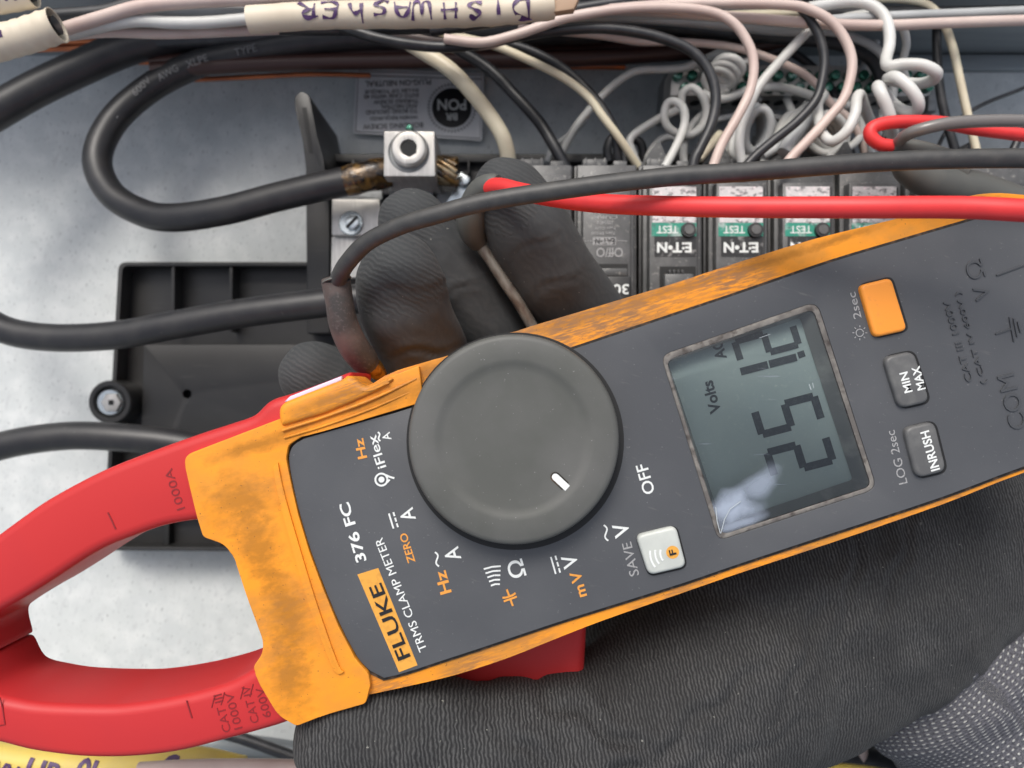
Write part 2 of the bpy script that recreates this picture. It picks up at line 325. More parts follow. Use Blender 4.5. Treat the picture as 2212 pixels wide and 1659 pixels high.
def finish(name, verts, faces, m, parent=None, smooth=32, uvs=None):
    """link one mesh object; vertices are given in world mm."""
    org = world_loc(parent) if parent else sum((Vector(v) for v in verts), Vector()) / len(verts)
    me = bpy.data.meshes.new(name)
    me.from_pydata([(Vector(v) - org) * .001 for v in verts], [], faces)
    me.materials.append(m)
    if uvs:
        ul = me.uv_layers.new(name="UVMap")
        for lp in me.loops: ul.data[lp.index].uv = uvs[lp.vertex_index]
    if smooth:
        me.shade_smooth(); me.set_sharp_from_angle(angle=math.radians(smooth))
    me.update()
    o = bpy.data.objects.new(name, me); COL.objects.link(o)
    if parent: o.parent = parent
    else: o.location = org * .001
    return o

def world_loc(p):
    v = Vector(p.location)
    while p.parent: p = p.parent; v += Vector(p.location)
    return v * 1000

def bm_out(bm):
    bm.normal_update(); bm.verts.ensure_lookup_table()
    vs = [v.co.copy() for v in bm.verts]; fs = [[v.index for v in f.verts] for f in bm.faces]
    bm.free(); return vs, fs

def slab_bm(outer, d, depth, bev=0, seg=3, holes=()):
    bm = bmesh.new(); edges = []
    for loop in [outer, *holes]:
        vs = [bm.verts.new(W(p[0], p[1], p[2] if len(p) > 2 else d)) for p in loop]
        edges += [bm.edges.new((vs[i], vs[(i + 1) % len(vs)])) for i in range(len(vs))]
    if holes:
        bmesh.ops.triangle_fill(bm, use_beauty=True, edges=edges, normal=(0, 0, 1))
    else:
        bm.faces.new([e.verts[0] for e in edges]) if False else bm.faces.new(bm.verts[:])
    for f in bm.faces:
        f.normal_update()
        if f.normal.z < 0: f.normal_flip()
    rim = [e for e in bm.edges if len(e.link_faces) == 1]
    r = bmesh.ops.extrude_face_region(bm, geom=bm.faces[:] )
    nv = [g for g in r['geom'] if isinstance(g, bmesh.types.BMVert)]
    # the extruded copy becomes the front; push the original ring back
    front = set(nv)
    for v in bm.verts:
        if v not in front: v.co.z -= depth
    fe = [e for e in bm.edges if e.verts[0] in front and e.verts[1] in front and any(any(v not in front for v in f.verts) for f in e.link_faces)]
    if bev: bmesh.ops.bevel(bm, geom=fe, offset=bev, segments=seg, profile=.5, affect='EDGES', clamp_overlap=True)
    bmesh.ops.recalc_face_normals(bm, faces=bm.faces[:])
    return bm

def slab(name, outer, d, depth, m, parent=None, bev=.5, seg=3, holes=(), smooth=32):
    return finish(name, *bm_out(slab_bm(outer, d, depth, bev, seg, holes)), m, parent, smooth)

def round_slab(name, outer, d, depth, m, parent=None, bev=3, seg=5, step=7, smooth=40):
    """like slab, with an evenly rounded front edge made of inset rings."""
    P = [Vector(p[:2]) for p in outer]; pts = []
    for i in range(len(P)):
        a, b = P[i], P[(i + 1) % len(P)]; k = max(1, int((b - a).length / step))
        pts += [a.lerp(b, j / k) for j in range(k)]
    Q = [W(p.x, p.y, d) for p in pts]; n = len(Q)
    for _ in range(2): Q = [Q[i] * .5 + (Q[i - 1] + Q[(i + 1) % n]) * .25 for i in range(n)]
    area = sum(Q[i].x * Q[(i + 1) % n].y - Q[(i + 1) % n].x * Q[i].y for i in range(n))
    if area < 0: Q.reverse()
    nor = []
    for i in range(n):
        t = Vector((0, 0, 0))
        for k in (-2, -1, 0, 1): t += (Q[(i + k + 1) % n] - Q[(i + k) % n])
        t.normalize(); nor.append(Vector((-t.y, t.x, 0)))
    vs = [q - Vector((0, 0, depth)) for q in Q]; fs = []; rows = 1

    for k in range(seg + 1):
        a = k / seg * math.pi / 2; off = bev * (1 - math.cos(a)); dz = bev * (1 - math.sin(a))
        ring = [Q[i] + nor[i] * off - Vector((0, 0, dz)) for i in range(n)]
        for i in range(n):                       # a corner tighter than the rounding folds over: gather it in one point
            for j in range(i + 2, i + 16):
                a_, b_, c_, d_ = ring[i], ring[(i + 1) % n], ring[j % n], ring[(j + 1) % n]
                o_ = lambda p, q, r_: (q.x - p.x) * (r_.y - p.y) - (q.y - p.y) * (r_.x - p.x)
                if o_(a_, b_, c_) * o_(a_, b_, d_) < 0 and o_(c_, d_, a_) * o_(c_, d_, b_) < 0:
                    t_ = o_(c_, d_, a_) / (o_(c_, d_, a_) - o_(c_, d_, b_)); x_ = a_.lerp(b_, t_)
                    for k_ in range(i + 1, j + 1): ring[k_ % n] = x_.copy()
        vs += ring; rows += 1
    for r in range(rows - 1):
        for i in range(n): fs.append((r * n + i, r * n + (i + 1) % n, (r + 1) * n + (i + 1) % n, (r + 1) * n + i))
    for base_, up_ in ((0, -1), ((rows - 1) * n, 1)):
        keep = [i for i in range(n) if (vs[base_ + i] - vs[base_ + i - 1 if i else base_ + n - 1]).length > 1e-4]; kn = len(keep)
        bm = bmesh.new(); bv = [bm.verts.new(vs[base_ + i]) for i in keep]
        be = [bm.edges.new((bv[i], bv[(i + 1) % kn])) for i in range(kn)]
        bmesh.ops.triangle_fill(bm, use_beauty=True, edges=be, normal=(0, 0, 1)); bm.verts.index_update()
        for f_ in bm.faces:
            f_.normal_update(); t = [keep[v.index] for v in f_.verts]
            fs.append(tuple(base_ + k for k in (t if f_.normal.z * up_ > 0 else t[::-1])))
        bm.free()
    return finish(name, vs, fs, m, parent, smooth)

def circle_pts(cx, cy, rx, ry=None, n=48, a0=0):
    ry = ry or rx
    return [(cx + rx * math.cos(a0 + 2 * math.pi * i / n), cy + ry * math.sin(a0 + 2 * math.pi * i / n)) for i in range(n)]

def sweep(path, radii, n=12, caps=True, squash=None):
    """tube along world points (mm); returns verts, faces, uvs."""
    P = [Vector(p) for p in path]; k = len(P)
    tang = [(P[min(i + 1, k - 1)] - P[max(i - 1, 0)]).normalized() for i in range(k)]
    up = Vector((0, 0, 1)); t0 = tang[0]
    nrm = (up - t0 * up.dot(t0)); nrm = nrm.normalized() if nrm.length > 1e-3 else t0.orthogonal().normalized()
    vs, fs, uv = [], [], []; s = 0
    for i in range(k):
        t = tang[i]; nrm = (nrm - t * nrm.dot(t)).normalized(); b = t.cross(nrm)
        if i: s += (P[i] - P[i - 1]).length
        r = radii[i] if isinstance(radii, (list, tuple)) else radii
        for j in range(n):
            a = 2 * math.pi * j / n
            vs.append(P[i] + (nrm * math.cos(a) + b * math.sin(a)) * r); uv.append((s * .01, j / n))
    for i in range(k - 1):
        for j in range(n):
            a, c = i * n + j, i * n + (j + 1) % n
            fs.append((a, c, c + n, a + n))
    if caps:
        for i, dr in ((0, 1), (k - 1, -1)):
            c = len(vs); r = radii[i] if isinstance(radii, (list, tuple)) else radii
            vs.append(P[i] - tang[i] * dr * r * .25); uv.append((0, 0))
            for j in range(n):
                a, b2 = i * n + j, i * n + (j + 1) % n
                fs.append((b2, a, c) if dr == 1 else (a, b2, c))
    return vs, fs, uv

def path3(pts, n=6):
    """pts: (px, py, d[, r mm]) -> world points and optional radii, smoothed."""
    ps = [tuple(W(*p[:3])) + ((p[3],) if len(p) > 3 else ()) for p in pts]
    pos = catmull([p[:3] for p in ps], n)
    rad = None
    if len(pts[0]) > 3:
        r = catmull([Vector((p[3], 0, 0)) for p in ps], n); rad = [max(.05, v.x) for v in r]
    return pos, rad

def tube(name, pts, r, m, parent=None, n=12, k=6):
    pos, rad = path3(pts, k)
    v, f, u = sweep(pos, rad or r, n)
    return finish(name, v, f, m, parent, 50, u)

def wire(pts, r, m, label, name='wire', cat='wire', group=None, d=None):
    pts = [p if len(p) > 2 else (*p, d) for p in pts]
    return tagged(tube(name, pts, r, M[m]), label, cat, group)

def text_geo(s, bold=0.0):
    c = bpy.data.curves.new('lettering', 'FONT'); c.body = s; c.size = 1; c.offset = bold; c.resolution_u = 3
    c.extrude = .5; o = bpy.data.objects.new('lettering', c); COL.objects.link(o)
    dg = bpy.context.evaluated_depsgraph_get(); dg.update()
    me = o.evaluated_get(dg).to_mesh()
    vs = [v.co.copy() for v in me.vertices]; fs = [tuple(p.vertices) for p in me.polygons]
    o.evaluated_get(dg).to_mesh_clear(); bpy.data.objects.remove(o); bpy.data.curves.remove(c)
    return vs, fs

def lettering(s, cx, cy, d, h, wd, theta, m, parent, bold=.0, th=.12, name='lettering', shear=0, fn=None):
    """text centred on (cx, cy); h, wd in reading units at distance d; theta = reading direction, degrees anticlockwise."""
    vs, fs = text_geo(s, bold)
    x0, x1 = min(v.x for v in vs), max(v.x for v in vs); y0, y1 = min(v.y for v in vs), max(v.y for v in vs)
    sy = h / max(1e-6, y1 - y0); sx = wd / max(1e-6, x1 - x0) if wd else sy
    if fn:
        bm = bmesh.new(); bv = [bm.verts.new(v) for v in vs]
        for f in fs:
            try: bm.faces.new([bv[i] for i in f])
            except ValueError: pass
        for k in range(1, 12):
            bmesh.ops.bisect_plane(bm, geom=bm.verts[:] + bm.edges[:] + bm.faces[:], plane_co=(0, y0 + (y1 - y0) * k / 12, 0), plane_no=(0, 1, 0))
        bm.verts.ensure_lookup_table(); bm.verts.index_update()
        vs = [v.co.copy() for v in bm.verts]; fs = [[v.index for v in f.verts] for f in bm.faces]; bm.free()
    a = math.radians(theta); ca, sa = math.cos(a), math.sin(a); out = []
    for v in vs:
        lx, ly = (v.x - (x0 + x1) / 2) * sx, (v.y - (y0 + y1) / 2) * sy; lx += shear * ly
        px, py = cx + lx * ca - ly * sa, cy - (lx * sa + ly * ca)
        q = W(px, py, d)
        if fn: q = fn(px, py)
        q.z += v.z * th; out.append(q)
    return finish(name, out, fs, m, parent, 0)

def strokes(name, lines, wd, d, m, parent, th=.12, z=0):
    """flat ribbons (wd in reading units) raised by th mm; lines: lists of (px, py)."""
    vs, fs = [], []
    for li_, ln in enumerate(lines):
        P = [Vector(p) for p in ln]; k = len(P)
        L_, R_ = [], []
        for i in range(k):
            t = (P[min(i + 1, k - 1)] - P[max(i - 1, 0)]).normalized(); nn = Vector((-t.y, t.x)) * wd / 2
            L_.append(P[i] + nn); R_.append(P[i] - nn)
        b = len(vs)
        for i in range(k):
            for q in (L_[i], R_[i]):
                a = W(q.x, q.y, d); vs += [a + Vector((0, 0, th + .006 * li_)), a - Vector((0, 0, .05 + .003 * li_))]
        for i in range(k - 1):
            o = b + i * 4
            fs += [(o, o + 4, o + 6, o + 2), (o, o + 1, o + 5, o + 4), (o + 2, o + 6, o + 7, o + 3)]
        e = b + (k - 1) * 4
        fs += [(b, b + 2, b + 3, b + 1), (e, e + 1, e + 3, e + 2)]
    return finish(name, vs, fs, m, parent, 0)

def box_w(name, x0, x1, y0, y1, d, depth, m, parent=None, bev=.4, seg=2):
    return slab(name, [(x0, y1), (x1, y1), (x1, y0), (x0, y0)], d, depth, m, parent, bev, seg)

def disc(name, cx, cy, r, d, depth, m, parent=None, bev=.3, n=40, a0=0, seg=3):
    return slab(name, circle_pts(cx, cy, r, n=n, a0=a0), d, depth, m, parent, bev, seg)

def lathe(name, cx, cy, d0, prof, m, parent=None, n=96, smooth=28):
    """surface of revolution facing the lens; prof: (radius mm, height above d0 mm)."""
    c = W(cx, cy, d0); vs, fs = [], []
    for r, z in prof:
        for j in range(n):
            a = 2 * math.pi * j / n; vs.append(c + Vector((r * math.cos(a), r * math.sin(a), z)))
    for i in range(len(prof) - 1):
        for j in range(n):
            a, b = i * n + j, i * n + (j + 1) % n
            fs.append((a, b, b + n, a + n))
    k = len(prof) - 1; fs.append([k * n + j for j in range(n)])
    return finish(name, vs, fs, m, parent, smooth)

exec_order = None
# ================================================================ THE SETTING: enclosure
def structure(o): o['kind'] = 'structure'; return o
bm_pts = [(-900, 2300), (3200, 2300), (3200, -45), (-900, -45)]
structure(slab('back_panel', bm_pts, 375, 2, M['galv'], bev=0))
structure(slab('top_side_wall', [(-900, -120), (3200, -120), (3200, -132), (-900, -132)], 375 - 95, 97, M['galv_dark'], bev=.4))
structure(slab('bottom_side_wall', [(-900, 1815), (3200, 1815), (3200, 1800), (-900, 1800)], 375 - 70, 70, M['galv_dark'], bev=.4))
# folded lip of the enclosure seen behind the wires at the upper right
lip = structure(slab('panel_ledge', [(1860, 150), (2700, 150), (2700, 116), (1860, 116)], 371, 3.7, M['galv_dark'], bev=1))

# ================================================================ black plastic base, frame and brackets
base = thing('breaker_base', 'ribbed black plastic breaker base tray screwed to the galvanised back panel', 'breaker base', W(470, 880, 375))
o1 = rounded([(222, 1189), (1240, 1195), (1240, 566), (256, 566)], [14, 5, 5, 18])
slab('tray_floor', o1, 362, 12, M['black_plastic'], base, .6)
i1 = rounded([(231, 1181), (1232, 1187), (1232, 574), (264, 574)], [10, 4, 4, 14])
slab('rim', o1, 352, 9.9, M['black_plastic'], base, .5, holes=[i1])
for x in (373, 498, 667):
    slab('rib', [(x - 3.5, 716), (x + 3.5, 716), (x + 4, 575), (x - 3, 575)], 353, 8.8, M['black_plastic'], base, .3)
slab('raised_plate', rounded([(300, 1120), (1220, 1120), (1220, 745), (311, 745)], 4), 355, 6.8, M['black_plastic'], base, .5, holes=[circle_pts(404, 851, 10, n=20)])
disc('hole_floor', 404, 851, 12, 361.4, .3, M['well'], base, 0, 20)
for x in (358, 470, 580):
    slab('rib', [(x - 7, 1184), (x + 7, 1184), (x + 7, 1122), (x - 7, 1122)], 357, 4.8, M['well'] if x == 358 else M['black_plastic'], base, .3)
lathe('screw_boss', 270, 867, 362, [(10.4, 0), (10.2, 13.2), (9.7, 14), (7.8, 14), (7.4, 13.2), (7.3, 10.7), (0.2, 10.7)], M['black_plastic'], base, 48)
sc_ = lathe('hex_screw', 240, 869, 351.2, [(6.4, 0), (6.4, .8), (5.8, 1.4), (4.8, 1.4)], M['zinc'], base, 40)
slab('screw_head', circle_pts(239, 870, 22, n=6), 348.0, 3.2, M['alu'], sc_, .6)
slab('square_socket', [(234, 875), (245, 875), (245, 864), (234, 864)], 347.8, .2, M['well'], sc_, 0)

frame = thing('busbar_frame', 'black plastic busbar frame with an upright post left of the lug', 'busbar frame', W(690, 500, 375))
slab('side_rail', [(663, 720), (713, 720), (712, 330), (660, 330)], 345, 20, M['black_plastic'], frame, .6)
slab('post', rounded([(662, 378), (702, 378), (699, 345), (686, 300), (668, 205), (650, 196), (636, 210), (638, 235), (655, 310)], [2, 2, 3, 3, 8, 8, 8, 3, 3]), 318, 50, M['black_plastic'], frame, .9)
slab('post_slot', [(668, 330), (676, 330), (662, 232), (652, 232)], 317.8, .3, M['well'], frame, 0)
slab('top_rail', [(712, 350), (2300, 350), (2300, 332), (712, 332)], 352, 16, M['black_plastic'], frame, .5)
slab('cover_strip', [(714, 420), (2300, 420), (2300, 352), (714, 352)], 357, 12, M['breaker_side'], frame, .5)
for x in (760, 812, 1010, 1075, 1270, 1330):
    slab('rail_rib', [(x, 375), (x + 5, 375), (x + 5, 345), (x, 345)], 350, 6, M['black_plastic'], frame, .3)
for x in range(1200, 2300, 140):
    slab('stab_divider', [(x, 760), (x + 8, 760), (x + 8, 420), (x, 420)], 345, 20, M['breaker_side'], frame, .3)
slab('under_tray', [(714, 1200), (2300, 1200), (2300, 420), (714, 420)], 366, 6, M['well'], frame, 0)

br = thing('lug_bracket', 'bent aluminium bracket with a slotted zinc hex screw below the lug', 'bracket', W(760, 500, 345))
slab('upper_plate', rounded([(716, 508), (828, 508), (820, 430), (717, 430)], 3), 326, 3, M['alu'], br, .5)
slab('lower_plate', rounded([(715, 600), (800, 600), (812, 510), (716, 510)], 3), 330, 3, M['alu'], br, .6)
slab('back_tab', rounded([(722, 432), (826, 432), (826, 412), (722, 412)], 2), 334, 3, M['alu_dark'], br, .4)
s2 = lathe('screw_washer', 759, 483, 326, [(5.4, 0), (5.4, .9), (4.9, 1.3), (3.6, 1.3)], M['zinc'], br, 40)
slab('hex_head', circle_pts(760, 479, 17, n=6, a0=.3), 321.5, 3.4, M['zinc'], s2, .5)
slab('slot', [(746, 489), (750, 494), (774, 470), (770, 465)], 321.3, .25, M['well'], s2, 0)

# ---- lug and the loop cable
lug = thing('neutral_lug', 'square silver lug with a large hex socket set screw', 'cable lug', W(884, 340, 330))
slab('lug_body', rounded([(829, 381), (940, 381), (939, 283), (829, 283)], 3), 298, 32, M['alu'], lug, .35)
lathe('bore_rim', 883, 328, 298, [(8.3, .0), (8.3, .35), (8.0, .5), (7.8, .1), (7.8, .05)], M['alu_dark'], lug, 56)
lathe('set_screw', 885, 325, 298, [(7.4, .1), (7.3, 2.6), (6.4, 3.6), (5.0, 3.9), (3.4, 3.7), (3.2, 3.2), (3.1, .6)], M['alu'], lug, 56)
slab('hex_socket', circle_pts(884, 321, 17.5, n=6, a0=.5), 294.0, .8, M['well'], lug, 0)
box_w('lug_tang', 840, 935, 381, 446, 322, 20, M['alu_dark'], lug, .4)

cb = thing('neutral_cable', 'thick black cable looping left and back into the silver lug', 'cable', W(486, 455, 330))
tube('jacket', [(1300, 62, 325), (1000, 72, 328), (780, 78, 330), (620, 94, 332), (516, 115, 334), (419, 141, 335), (320, 193, 334), (243, 264, 331), (210, 345, 327), (240, 418, 322), (312, 461, 318), (382, 470, 315), (486, 455, 312), (590, 428, 310), (694, 403, 308), (775, 386, 308)], 6.0, M['cable'], cb, 24, 8)
tube('greased_end', [(745, 393, 308, 6.1), (765, 388, 308, 6.5), (790, 382, 308, 6.2), (812, 377, 309, 6.6), (842, 372, 310, 6.2)], 5, M['grease'], cb, 24, 6)
for i in range(13):
    a = i * 2 * math.pi / 13; rr = 5.0
    pts = []
    for t in range(7):
        x = 925 + t * 10.5; aa = a + t * .22; c = W(x, 366 + t * 1.0, 311)
        pts.append(c + Vector((0, math.cos(aa) * rr, math.sin(aa) * rr)))
    v, f, u = sweep(pts, 1.35, 8); finish('strand', v, f, M['strand' if i % 3 else 'grease'], cb, 50)
v, f, u = sweep([W(930, 366, 311), W(987, 371, 311)], 4.6, 16); finish('strand_core', v, f, M['grease'], cb, 50)
for i, s_ in enumerate(['600V', 'XHHW-2', 'AWG', 'XLPE', 'TYPE']):
    px, py, th = [(305, 186, 44), (238, 270, 66), (362, 157, 30), (425, 132, 20), (530, 108, 14)][i]
    lettering(s_, px, py, 326.5, 16, 48, th, mat('faint_print_%d' % i, (.14, .14, .145), .5), cb, th=.1)

bent = thing('junction_hardware', 'small bright zinc clip beside the greased strands', 'clip', W(1000, 400, 330))
slab('clip_plate', rounded([(962, 440), (1020, 440), (1016, 382), (995, 372), (985, 400)], 3), 322, 3, M['zinc'], bent, .8)
disc('clip_screw', 1003, 388, 13, 318, 5, M['zinc'], bent, .8, 20)
slab('clip_foot', rounded([(940, 445), (985, 445), (980, 412), (944, 408)], 3), 326, 4, M['alu_dark'], bent, .8)

# ---- other big cables
def cable(pts, r, label, text=()):
    o = tagged(tube('cable', pts, r, M['cable'], None, 24, 8), label, 'cable', 'thick black service cables')
    return o
cable([(-160, 360, 318), (-60, 275, 320), (0, 236, 322), (80, 191, 325), (177, 145, 328), (274, 104, 331), (387, 76, 333), (548, 62, 334), (700, 58, 333), (900, 40, 333), (1300, 20, 332)], 7.4, 'thick black cable crossing the top left corner above the loop')
cable([(-140, 520, 322), (-70, 650, 320), (0, 708, 318), (104, 729, 316), (243, 725, 313), (382, 701, 309), (521, 677, 306), (694, 655, 304), (820, 640, 303), (960, 630, 305)], 6.0, 'thick black cable sweeping across the ribbed base tray toward the fingers')
cable([(-120, 1010, 318), (0, 964, 318), (139, 942, 318), (278, 946, 318), (417, 963, 320), (560, 1000, 322), (700, 1050, 325)], 6.1, 'thick black cable passing under the upper red clamp jaw')

# ================================================================ label on the back plate
lab = thing('bonding_label', 'white upside-down sticker with a black PON disc on the back panel', 'sticker', W(905, 225, 375))
lo = rounded([(763, 288), (1041, 304), (1045, 158), (770, 148)], 6)
slab('label_sheet', lo, 370.6, .35, M['white_label'], lab, 0)
strokes('label_border', [[(768, 284), (1037, 299), (1040, 162), (774, 153), (768, 284)], [(776, 163), (1040, 171)]], 1.6, 370.55, M['ink_black'], lab, .08)
disc('black_disc', 976, 233, 43, 370.5, .15, M['ink_black'], lab, 0, 48)
strokes('tick_marks', [[(976 + math.cos(a) * 47, 233 + math.sin(a) * 47), (976 + math.cos(a) * 53, 233 + math.sin(a) * 53)] for a in [i * math.pi / 22 for i in range(44)]], 2.4, 370.5, M['ink_black'], lab, .08)
lettering('PON', 976, 226, 370.3, 24, 62, 180, M['ink_white'], lab, .02)
lettering('BR', 975, 252, 370.3, 15, 26, 180, M['ink_white'], lab, .02)
for s_, x, y, h_, w_ in (('BONDING SCREW', 849, 272, 11, 130), ('WHEN REQUIRED', 851, 254, 9, 104), ('TO BOND GROUND', 846, 241, 9, 112), ('AND NEUTRAL', 862, 230, 9, 80),
                         ('THREAD SCREW', 855, 219, 9, 96), ('INTO CASE WITH 45', 845, 207, 9, 118), ('IN-LBS OF TORQUE', 846, 196, 9, 116), ('PLUG-ON NEUTRAL', 860, 179, 12, 142)):
    lettering(s_, x, y, 370.5, h_, w_, 182, M['ink_black'], lab, .012, .05)
tagged(disc('screw', 884, 276, 9, 350, 6, M['screw_green'], None, .5, 6), 'small green bonding screw peeking out above the silver lug', 'screw')

# ================================================================ neutral bar with green screws
nb = thing('neutral_bar', 'long neutral bar with green screws and a row of wire holes', 'neutral bar', W(1730, 200, 340))
slab('bar_body', rounded([(1448, 207), (2004, 207), (2026, 180), (2018, 142), (1452, 140)], [3, 4, 8, 6, 3]), 330, 17, M['alu'], nb, .6)
scm = None
for i in range(18):
    x = 1466 + i * 31
    for row in (0, 1):
        y = 160 + 26 * row; xx = x + 15 * row
        if scm is None:
            scm = disc('terminal_screw', xx, y, 11, 326.5, 3.8, M['screw_green'], nb, .7, 10); o0 = W(xx, y, 326.5)
            ref = scm
        else:
            c = ref.copy(); COL.objects.link(c); c.parent = nb; c.location = (W(xx, y, 326.5) - o0) * .001
for i in range(17):
    c = W(1480 + i * 31, 207, 330); vs = [c + Vector((math.cos(a) * 2.3, -.06, -8.5 + math.sin(a) * 3.4)) for a in [j * math.pi / 8 for j in range(16)]]
    b2 = [v + Vector((0, .05, 0)) for v in vs]
    finish('wire_hole', vs + b2, [list(range(16))[::-1]] + [(j, (j + 1) % 16, 16 + (j + 1) % 16, 16 + j) for j in range(16)], M['well'], nb, 0)
for x in (1447, 2016):
    slab('bar_mount', rounded([(x - 12, 240), (x + 10, 240), (x + 8, 150), (x - 6, 150)], 4), 345, 20, M['alu_dark'], nb, .5)

# ================================================================ breakers
PX = 25.4; DB = 283.0
def bk(x, y, z=0): return (x, y, z)
def local_box(org, x0, x1, y0, y1, z0, z1, bev=.3, taper=0, seg=2):
    bm = bmesh.new(); vs = []
    for z, t in ((z0, 0), (z1, taper)):
        for x, y in ((x0 + t, y0 - 0), (x1 - t, y0 - 0), (x1 - t, y1), (x0 + t, y1)): vs.append(bm.verts.new(org + Vector((x, -y, z))))
    for q in ((3, 2, 1, 0), (4, 5, 6, 7), (0, 1, 5, 4), (1, 2, 6, 5), (2, 3, 7, 6), (3, 0, 4, 7)): bm.faces.new([vs[i] for i in q])
    if bev: bmesh.ops.bevel(bm, geom=bm.edges[:], offset=bev, segments=seg, profile=.5, affect='EDGES')
    bmesh.ops.recalc_face_normals(bm, faces=bm.faces[:]); return bm_out(bm)
def part(name, g, m, parent): return finish(name, g[0], g[1], m, parent, 32)
def breaker_text(s, org, x, y, z, h_, w_, m, parent, bold=.01):
    vs, fs = text_geo(s, bold)
    x0, x1 = min(v.x for v in vs), max(v.x for v in vs); y0, y1 = min(v.y for v in vs), max(v.y for v in vs)
    out = [org + Vector((x - (v.x - (x0 + x1) / 2) * w_ / (x1 - x0), -y - (v.y - (y0 + y1) / 2) * h_ / (y1 - y0), z + v.z * .1)) for v in vs]
    return finish('lettering', out, fs, m, parent, 0)
def breaker(px, label, kind, stage):
    """origin: left upper corner of the raised face; x right, y down (mm), z toward the lens."""
    org = W(px, 394, DB)
    t = thing('circuit_breaker', label, 'circuit breaker', org + Vector((10, -30, -45)), 'row of circuit breakers')
    part('lower_body', local_box(org, -2.3, 22.6, -9, 74, -52, -9, .5), M['breaker_side'], t)
    part('shoulder', local_box(org, -1.4, 21.6, -8, 73, -9.1, -4.5, .5), M['breaker'], t)
    part('raised_face', local_box(org, 0, 20.2, 0 if kind else -3, 72, -4.7, 0, .6, .3), M['breaker'], t)
    # load terminal hood: ridge with a peaked wall
    part('terminal_hood', local_box(org, 1, 12, -13, -8.6, -46, -13, .5, .6), M['breaker'], t)
    part('terminal_hood', local_box(org, 13.4, 20, -12.6, -8.6, -46, -14, .5, .5), M['breaker'], t)
    for k_ in (2.5, 6.2, 10.0): part('hood_rib', local_box(org, k_, k_ + .8, -13.3, -8.6, -40, -12.6, .15), M['breaker'], t)
    bm = bmesh.new(); c = [(-.5, -11), (12.4, -11), (8.0, -21.5), (6.6, -21.5)]
    if kind:
        a = [bm.verts.new(org + Vector((x, -y, -18))) for x, y in c]; b_ = [bm.verts.new(org + Vector((x, -y, -32))) for x, y in c]
        bm.faces.new(a); bm.faces.new(b_[::-1])
        for i in range(4): bm.faces.new((a[i], b_[i], b_[(i + 1) % 4], a[(i + 1) % 4]))
        bmesh.ops.recalc_face_normals(bm, faces=bm.faces[:]); g = bm_out(bm); part('peaked_divider', g, M['breaker'], t)
    else: bm.free()
    part('side_groove', local_box(org, 18.4, 19.0, 2, 70, -.2, .12, 0), M['breaker_side'], t)
    if kind:
        part('sticker', local_box(org, 1.5, 18.2, 1.6, 15.4, -.1, .14, 0), M['sticker'], t)
        part('green_band', local_box(org, 1.2, 18.3, 15.5, 20.6, -.1, .15, 0), M['green'], t)
        breaker_text('TEST', org, 7.2, 18.1, .2, 2.9, 8.2, M['ink_white'], t)
        part('black_band', local_box(org, 2.2, 18.2, 20.7, 28.4, -.1, .16, 0), M['black_print'], t)
        breaker_text('E·T·N' if False else 'E:T•N', org, 9.8, 24.9, .2, 4.0, 13.2, M['ink_white'], t, .035)
        bt = part('test_button', (lambda v: v)(cyl(org + Vector((15.1, -18.4, 0)), 2.9, 1.7)), M['breaker_side'], t)
        part('button_cap', cyl(org + Vector((15.1, -18.4, 1.6)), 1.9, .6), M['button'], bt)
        part('toggle_well', local_box(org, 4.2, 18.0, 32.2, 58, -.1, .12, 0), M['well'], t)
        tg = part('toggle', local_box(org, 5.0, 17.0, 35.4, 46, 0, 3.4, .7, .5), M['breaker'], t)
        for k_ in range(4): part('grip_tooth', local_box(org, 7.2 + k_ * 1.6, 8.1 + k_ * 1.6, 33.9, 36.0, 1.2, 3.0, .15), M['breaker_side'], tg)
        part('toggle_slot', local_box(org, 7.0, 10.6, 40.6, 45, 3.3, 3.55, 0), M['well'], tg)
    else:
        part('print_frame', local_box(org, 1, 17.4, 22.3, 22.5, -.1, .12, 0), M['ink_grey'], t)
        breaker_text('Off/O', org, 10.6, 26.8, .1, 3.6, 10.2, M['ink_grey'], t)
        part('logo_block', local_box(org, 4.2, 13.0, 21.0, 24.0, -.1, .12, 0), M['ink_grey'], t)
        breaker_text('EAT•N', org, 8.8, 22.5, .18, 2.4, 7.6, M['black_print'], t, .03)
        for k_, s_ in enumerate(['Type BR230', 'Type C230', '120/240 V~', 'CURR', 'HACR Type', '2 Pole 240V']):
            breaker_text(s_, org, 8.2 + (k_ % 2) * .8, 19.4 - k_ * 2.0, .1, 1.3, 9.2 - (k_ % 3) * 1.2, M['ink_grey'], t, .01)
        part('toggle_well', local_box(org, 3.0, 17.6, 31.2, 58, -.1, .12, 0), M['well'], t)
        tg = part('toggle', local_box(org, 2.6, 18.6, 36.4, 55, 0, 4.2, .8, .5), M['black_plastic'], t)
        breaker_text('30', org, 14.3, 41.4, 4.25, 3.9, 6.0, M['ink_white'], tg, .02)
        part('toggle_bar', local_box(org, 3.6, 17.0, 33.2, 36.2, 0, 2.4, .4), M['breaker'], t)
    return t
def cyl(c, r, h_, n=24):
    vs = [c + Vector((math.cos(2 * math.pi * i / n) * r, math.sin(2 * math.pi * i / n) * r, 0)) for i in range(n)]
    vs += [v + Vector((0, 0, h_)) - (v - c) * .06 for v in vs[:n]]
    return vs, [list(range(n))[::-1], list(range(n, 2 * n))] + [(i, (i + 1) % n, n + (i + 1) % n, n + i) for i in range(n)]
breaker(1257 - 143, 'black breaker mostly hidden behind the two nearest fingers', 0, 0)
breaker(1257, 'black breaker marked Off/O with a black handle numbered 30', 0, 0)
breaker(1401, 'breaker with clean green TEST band and full white logo beside the Off/O breaker', 1, 0)
